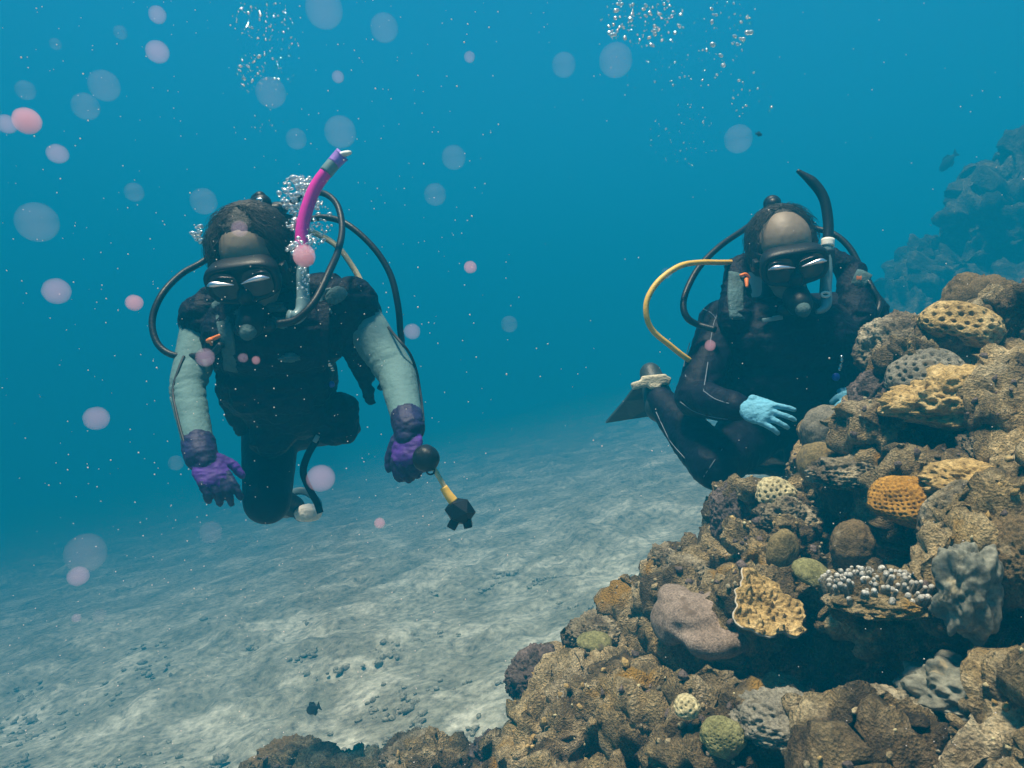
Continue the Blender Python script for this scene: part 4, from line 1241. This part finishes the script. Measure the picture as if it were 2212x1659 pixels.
make_tank(P(1668, 480, 2.2), P(1700, 860, 2.45), 'grey air tank on the right diver\'s back')
reg2 = empty('regulator', P(1700, 660, 1.85)); tag(reg2, 'regulator with black and yellow hoses looping beside the right diver', 'regulator')
obj('first_stage', join(capsule(P(1668, 448, 2.14), .022, P(1670, 442, 2.10), .022), capsule(P(1650, 462, 2.14), .016, P(1700, 462, 2.14), .016), ball(P(1668, 440, 2.12), .026)), M_RUBBER, reg2)
mo = obj('mouthpiece', join(capsule(H2(0, .12, -.092), .036, H2(0, .150, -.098), .033), capsule(H2(-.035, .13, -.118), .016, H2(.035, .13, -.118), .016), capsule(H2(0, .095, -.085), .02, H2(0, .12, -.09), .02)), M_RUBBER, reg2)
obj('purge_cover', capsule(H2(0, .176, -.102), .020, H2(0, .184, -.103), .017), M_TEAL, mo)
for pts, r, m in (([(1660, 462, 2.14), (1630, 480, 2.12), (1598, 502, 2.08), (1555, 532, 2.04), (1512, 575, 2.0), (1484, 625, 1.96), (1476, 662, 1.93), (1486, 688, 1.92), (1510, 702, 1.93), (1545, 712, 1.90)], .0090, M_RUBBER),
                  ([(1690, 465, 2.14), (1750, 490, 2.12), (1800, 505, 2.08), (1835, 535, 2.05), (1860, 580, 2.02), (1885, 625, 1.98), (1900, 660, 1.96), (1870, 720, 1.92)], .0090, M_RUBBER),
                  ([(1640, 560, 2.1), (1600, 566, 2.05), (1556, 567, 1.99), (1510, 567, 1.95), (1468, 575, 1.92), (1425, 605, 1.90), (1399, 645, 1.89), (1397, 685, 1.89), (1412, 716, 1.90), (1446, 745, 1.91), (1486, 776, 1.93), (1530, 800, 2.0)], .0078, M_YELLOW)):
    obj('hose', tube([P(*q) for q in pts], r, 10, 10), m, reg2)
make_mask(H2, 'black dive mask with gold white glinting lenses on the right diver\'s face')

sn = empty('snorkel', P(1780, 660, 1.86)); tag(sn, 'curved black snorkel with white band beside the right diver\'s head', 'snorkel')
full = spline([P(1783, 632, 1.87), P(1786, 580, 1.88), P(1788, 525, 1.89), P(1789, 480, 1.9), P(1780, 430, 1.91), P(1757, 395, 1.92), P(1722, 368, 1.93)], 12)
obj('tube', sweep(full[24:], np.concatenate([np.full(38, .0135), np.linspace(.013, .005, len(full) - 62)]), 16), M_RUBBER, sn)
obj('lower_tube', sweep(full[:25], .0150, 16), M_CLEAR, sn)
obj('band', sweep(full[22:27], .0168, 16), M_PALE, sn)
obj('purge_valve', tube([P(1783 + 9 * math.cos(a), 636 + 5 * math.sin(a), 1.85) for a in np.linspace(0, 6.28, 10)], .0035, 4, 8), M_PALE, sn)
obj('mouth_bend', tube([P(1784, 630, 1.87), P(1785, 655, 1.86), P(1778, 668, 1.85), P(1764, 674, 1.84)], [.014, .014, .010, .006], 8, 14), M_CLEAR, sn)
obj('keeper', box(P(1786, 560, 1.885), (.034, .03, .05), None, .006), M_RUBBER, sn)

# raised fin of the right diver
f2 = empty('dive_fin', P(1410, 860, 2.16)); tag(f2, 'dark fin with a beige heel strap raised behind the right diver', 'dive fin')
sh = Shape(); sh.cap(P(1428, 878, 2.12), .050, P(1405, 806, 2.20), .034)
sh.build('foot_pocket', [M_FIN], f2, .006, 3)
A = [P(1372, 836, 2.18), P(1350, 866, 2.24), P(1309, 914, 2.34), P(1360, 906, 2.30), P(1415, 898, 2.2), P(1440, 860, 2.14), P(1425, 828, 2.14)]
Va = np.array(A); Vb = Va + [0, .018, .004]; n = len(A)
obj('blade', (np.vstack([Va, Vb]), [tuple(range(n)), tuple(range(2 * n - 1, n - 1, -1))] + [(k, n + k, n + (k + 1) % n, (k + 1) % n) for k in range(n)]), M_FIN, f2, smooth=False)
obj('heel_strap', fuse([box(P(1413, 822, 2.12), (.075, .03, .034), rot_xyz(0, -.1, 0), .005), box(P(1382, 830, 2.12), (.05, .028, .022), rot_xyz(0, -.3, 0), .004), box(P(1440, 822, 2.12), (.022, .026, .024), rot_xyz(0, .2, 0), .004), box(P(1414, 836, 2.115), (.034, .026, .014), None, .003)], .004, 2), M_BEIGE, f2)
make_fin(P(1780, 1000, 2.52), P(1785, 1000, 2.62), P(1790, 1010, 3.05), (1, 0, .1), M_FIN, M_FIN, 'second fin of the right diver, behind the reef', .035, .1)
# ------------------------------------------------------------------ fish, bubbles and drifting specks
M_FISH = plain('dark_fish', (0.015, 0.018, 0.022), 0.45, 0.3, 60)
def fish(loc, L, yaw, label, pitch=0.0):
    t = empty('fish', loc); tag(t, label, 'fish')
    M = rot_xyz(0, pitch, yaw)
    c = np.array(loc)
    V, F = ico(3)
    taper = 1 - 0.35 * np.clip(-V[:, 0], 0, 1)
    B = V * [L * .40, L * .09, L * .22]; B[:, 1:] *= taper[:, None]
    obj('body', (B @ M.T + c, F), M_FISH, t)
    def fin(pts, name):
        A = np.array([(x * L, 0, z * L) for x, z in pts]); n = len(A)
        W = np.vstack([A + [0, .012 * L, 0], A - [0, .012 * L, 0]])
        obj(name, (W @ M.T + c, [tuple(range(n)), tuple(range(2 * n - 1, n - 1, -1))] + [(k, (k + 1) % n, n + (k + 1) % n, n + k) for k in range(n)]), M_FISH, t, smooth=False)
    fin([(-.34, .05), (-.55, .20), (-.50, 0), (-.55, -.20), (-.34, -.05)], 'tail_fin')
    fin([(.15, .18), (.02, .32), (-.22, .26), (-.28, .10)], 'dorsal_fin')
    fin([(.05, -.18), (-.06, -.30), (-.24, -.22), (-.26, -.09)], 'belly_fin')
fish(P(675, 1532, 2.6), .085, 2.6, 'small dark fish swimming just above the sand', .5)
fish(P(2046, 352, 8.5), .30, 1.9, 'faint dark fish above the far reef slope', .6)
fish(P(1640, 290, 3.8), .05, .4, 'tiny fish in open water above the right diver')

def mix_mat(name, fac, kind, col, rough=0.05):
    m = bpy.data.materials.new(name); m.use_nodes = True
    nt = m.node_tree; nt.nodes.clear()
    o = nt.nodes.new('ShaderNodeOutputMaterial'); mx = nt.nodes.new('ShaderNodeMixShader'); tr = nt.nodes.new('ShaderNodeBsdfTransparent')
    mx.inputs[0].default_value = fac
    if kind == 'bubble':
        g = nt.nodes.new('ShaderNodeBsdfGlossy'); g.inputs['Roughness'].default_value = rough; g.inputs['Color'].default_value = (*col, 1)
        d_ = nt.nodes.new('ShaderNodeBsdfDiffuse'); d_.inputs['Color'].default_value = (*col, 1)
        m2 = nt.nodes.new('ShaderNodeMixShader'); m2.inputs[0].default_value = 0.35
        nt.links.new(g.outputs[0], m2.inputs[1]); nt.links.new(d_.outputs[0], m2.inputs[2])
        src = m2
    else:
        d_ = nt.nodes.new('ShaderNodeBsdfDiffuse'); d_.inputs['Color'].default_value = (*col, 1)
        up_ = nt.nodes.new('ShaderNodeCombineXYZ'); up_.inputs[1].default_value = -0.35; up_.inputs[2].default_value = 0.94   # gel of even glow: one mean normal
        nt.links.new(up_.outputs[0], d_.inputs['Normal'])
        t_ = nt.nodes.new('ShaderNodeBsdfTranslucent'); nt.links.new(up_.outputs[0], t_.inputs['Normal']); t_.inputs['Color'].default_value = (*col, 1)
        m2 = nt.nodes.new('ShaderNodeMixShader'); m2.inputs[0].default_value = 0.5
        nt.links.new(d_.outputs[0], m2.inputs[1]); nt.links.new(t_.outputs[0], m2.inputs[2])
        src = m2
    nt.links.new(tr.outputs[0], mx.inputs[1]); nt.links.new(src.outputs[0], mx.inputs[2]); nt.links.new(mx.outputs[0], o.inputs[0])
    return m
M_BUB = mix_mat('air_bubble', 0.62, 'bubble', (0.95, 0.97, 1.0), 0.12)
M_SPECK = mix_mat('drifting_speck', 0.75, 'speck', (0.85, 0.80, 0.80))
def gel(name, dens, col):
    """a drop of cloudy jelly: an even volume, with the faintest skin"""
    m = mix_mat(name, 0.012, 'speck', col)
    nt = m.node_tree
    v = nt.nodes.new('ShaderNodeVolumePrincipled')
    v.inputs['Density'].default_value = dens
    v.inputs['Color'].default_value = (*col, 1)
    nt.links.new(v.outputs[0], next(n for n in nt.nodes if n.type == 'OUTPUT_MATERIAL').inputs['Volume'])
    return m
M_LILAC = gel('lilac_mote', 30, (0.92, 0.66, 0.92))
M_ROSE = gel('pink_mote', 95, (1.0, 0.58, 0.72))
M_FAINT = gel('faint_mote', 4.5, (0.80, 0.66, 0.86))

def cluster(name, blobs, seed, label, mat=M_BUB, level=2):
    """blobs: (px, py, dist, rx, ry, n, rmin_mm, rmax_mm)"""
    rr = np.random.default_rng(seed)
    Vs, Fs, k = [], [], 0
    B, f = ico(level)
    for px, py, d_, rx, ry, n, r0, r1 in blobs:
        for i in range(n):
            a, q = rr.uniform(0, 6.283), math.sqrt(rr.random())
            c = np.array(P(px + rx * q * math.cos(a), py + ry * q * math.sin(a), d_ + rr.normal(0, U(rx, d_) * .5)))
            r = r0 * .8 * (r1 * 1.4 / r0) ** (rr.random() ** 1.3) * .001
            W = B * [r * rr.uniform(.8, 1.5), r, r * rr.uniform(.7, 1.1)]
            Vs.append(W @ rot_xyz(0, rr.uniform(-.6, .6), 0).T + c); Fs.append(f + k); k += len(B)
    return tag(obj(name, (np.vstack(Vs), np.vstack(Fs)), mat), label, 'bubbles', kind='stuff')
cluster('bubbles', [(648, 420, 1.84, 46, 42, 170, 2.5, 7.5), (670, 480, 1.84, 48, 55, 130, 2, 5.5), (632, 485, 1.68, 14, 14, 22, 2.5, 6), (640, 535, 1.62, 22, 24, 46, 2.5, 6), (675, 525, 1.66, 14, 22, 18, 2, 4.5),
                    (428, 505, 1.72, 13, 20, 16, 4, 9), (655, 612, 1.60, 14, 36, 30, 1.8, 4)], 1, 'silvery bubbles bursting around the left diver\'s head and snorkel')
cluster('bubbles', [(1390, 45, 2.1, 95, 55, 150, 1.2, 6.5), (1560, 60, 2.1, 65, 85, 60, 1.5, 7), (1440, 140, 2.1, 130, 60, 60, 1, 3.5), (1620, 210, 2.1, 50, 60, 20, 1, 4), (1480, 290, 2.1, 80, 70, 60, .8, 2.4)], 2, 'bubbles rising in a loose column left of the right diver')
cluster('bubbles', [(560, 40, 2.1, 60, 50, 90, 1, 4.5), (545, 160, 2.0, 32, 46, 70, 1.2, 5), (600, 110, 2.0, 45, 90, 50, 1, 3), (580, 260, 2.0, 40, 40, 14, 1, 3)], 3, 'bubbles rising toward the surface above the left diver')

motes = [  # px, py, radius px, material, label
    (340, 112, 24, M_LILAC, 'lilac drifting mote high at the left, lower of a pair'), (340, 32, 18, M_LILAC, 'lilac drifting mote at the top, upper of a pair at left'),
    (58, 261, 28, M_ROSE, 'large pink drifting mote at the far left edge'), (14, 268, 21, M_LILAC, 'pink mote cut by the left edge beside a larger one'),
    (122, 629, 28, M_LILAC, 'large lilac mote left of the left diver\'s hose'), (290, 654, 18, M_ROSE, 'salmon pink mote just left of the left diver\'s hose loop'),
    (208, 904, 26, M_LILAC, 'lilac mote left of the left diver\'s forearm'), (169, 1245, 22, M_LILAC, 'pinkish mote low at left over the fading sand'),
    (693, 1033, 31, M_LILAC, 'big lilac mote over the left diver\'s hanging strap'), (657, 553, 24, M_ROSE, 'salmon pink mote at the foot of the pink snorkel'),
    (443, 772, 20, M_LILAC, 'pinkish mote over the left diver\'s upper arm'), (730, 166, 13, M_LILAC, 'small pale mote above the pink snorkel'),
    (1016, 577, 14, M_ROSE, 'small pink mote in open water between the divers'), (1014, 123, 12, M_LILAC, 'small pale mote high in the middle'),
    (124, 332, 22, M_LILAC, 'faint lilac mote below the large pink one at left'), (890, 716, 18, M_LILAC, 'lilac mote beside the left diver\'s outer elbow'),
    (1534, 746, 12, M_ROSE, 'small pink mote over the right diver\'s sleeve'), (553, 778, 9, M_ROSE, 'tiny salmon mote on the left diver\'s chest'),
    (525, 773, 11, M_LILAC, 'tiny lilac mote on the left diver\'s chest'), (820, 1130, 12, M_ROSE, 'small pink mote below the left diver\'s gloved fist'),
    (517, 494, 18, M_LILAC, 'dim purple mote over the left diver\'s hair'), (165, 1335, 10, M_LILAC, 'small mote low at left near the sand')]
rm = random.Random(9)
for px, py, r, m, lab in motes:
    d_ = rm.uniform(.42, .58)
    rr_ = U(r, d_)
    tag(obj('drifting_mote', lump(P(px, py, d_), (rr_, rr_, rr_ * rm.uniform(.92, 1.05)), 4, .025, 2.5, 0, 9, int(px), None, 1), m), lab, 'mote', 'motes drifting near the lens')
def field(seed, spots, mat, label, name, level=1):
    B, f = ico(level); Vs, Fs = [], []
    for k, (px, py, d_, r) in enumerate(spots):
        Vs.append(B * r + np.array(P(px, py, d_))); Fs.append(f + k * len(B))
    return tag(obj(name, (np.vstack(Vs), np.vstack(Fs)), mat), label, 'particles', kind='stuff')
sp = []
for i in range(1100):
    d_ = rm.uniform(.45, 1.65)
    left = rm.random() < .62
    sp.append((rm.uniform(0, 1100) if left else rm.uniform(300, 2212), rm.uniform(0, 1659), d_, rm.uniform(.2, .62) * .001 * (.6 + d_)))
field(1, sp, M_SPECK, 'fine white specks drifting in the water', 'drifting_specks')
sp = [(225, 185, .5, U(32, .5)), (585, 200, .5, U(32, .5)), (735, 285, .55, U(34, .55)), (440, 435, .5, U(28, .5)), (185, 230, .5, U(28, .5)), (55, 195, .5, U(20, .5)), (1595, 300, .5, U(30, .5)), (1218, 140, .5, U(26, .5)),
      (185, 1195, .45, U(42, .45)), (80, 480, .5, U(42, .5)), (290, 415, .5, U(20, .5)), (830, 60, .5, U(30, .5)), (940, 420, .5, U(24, .5)), (1100, 700, .5, U(18, .5)), (380, 1000, .5, U(16, .5)), (455, 1150, .5, U(24, .5)), (1330, 130, .5, U(36, .5)), (980, 340, .5, U(26, .5)), (700, 20, .5, U(40, .5)), (640, 300, .5, U(22, .5)), (260, 70, .5, U(14, .5)), (120, 95, .5, U(12, .5)), (1440, 590, .5, U(12, .5)), (215, 1330, .5, U(14, .5))]
field(2, sp, M_FAINT, 'faint large out of focus motes in the water', 'drifting_haze_motes', 4)
# ------------------------------------------------------------------ the water: one closed box of even density
HAZE_DENS = 0.155
HAZE_COL = (0.003, 0.222, 0.385)
hm = bpy.data.materials.new('sea_water')
hm.use_nodes = True
hn, hl = hm.node_tree.nodes, hm.node_tree.links
hn.clear()
ho = hn.new('ShaderNodeOutputMaterial')
pv = hn.new('ShaderNodeVolumePrincipled')
pv.inputs['Density'].default_value = HAZE_DENS
pv.inputs['Color'].default_value = (*HAZE_COL, 1)
pv.inputs['Absorption Color'].default_value = (0.0, 0.0, 0.0, 1)
pv.inputs['Anisotropy'].default_value = 0.0
hl.new(pv.outputs[0], ho.inputs['Volume'])
HZ_TOP, HZ_BOT = 7.2, -9.6
haze = obj('haze', box((0, 24, (HZ_TOP + HZ_BOT) / 2), (130, 120, HZ_TOP - HZ_BOT)), hm, smooth=False)
tag(haze, 'clear blue sea water filling the whole scene', 'water', kind='stuff')
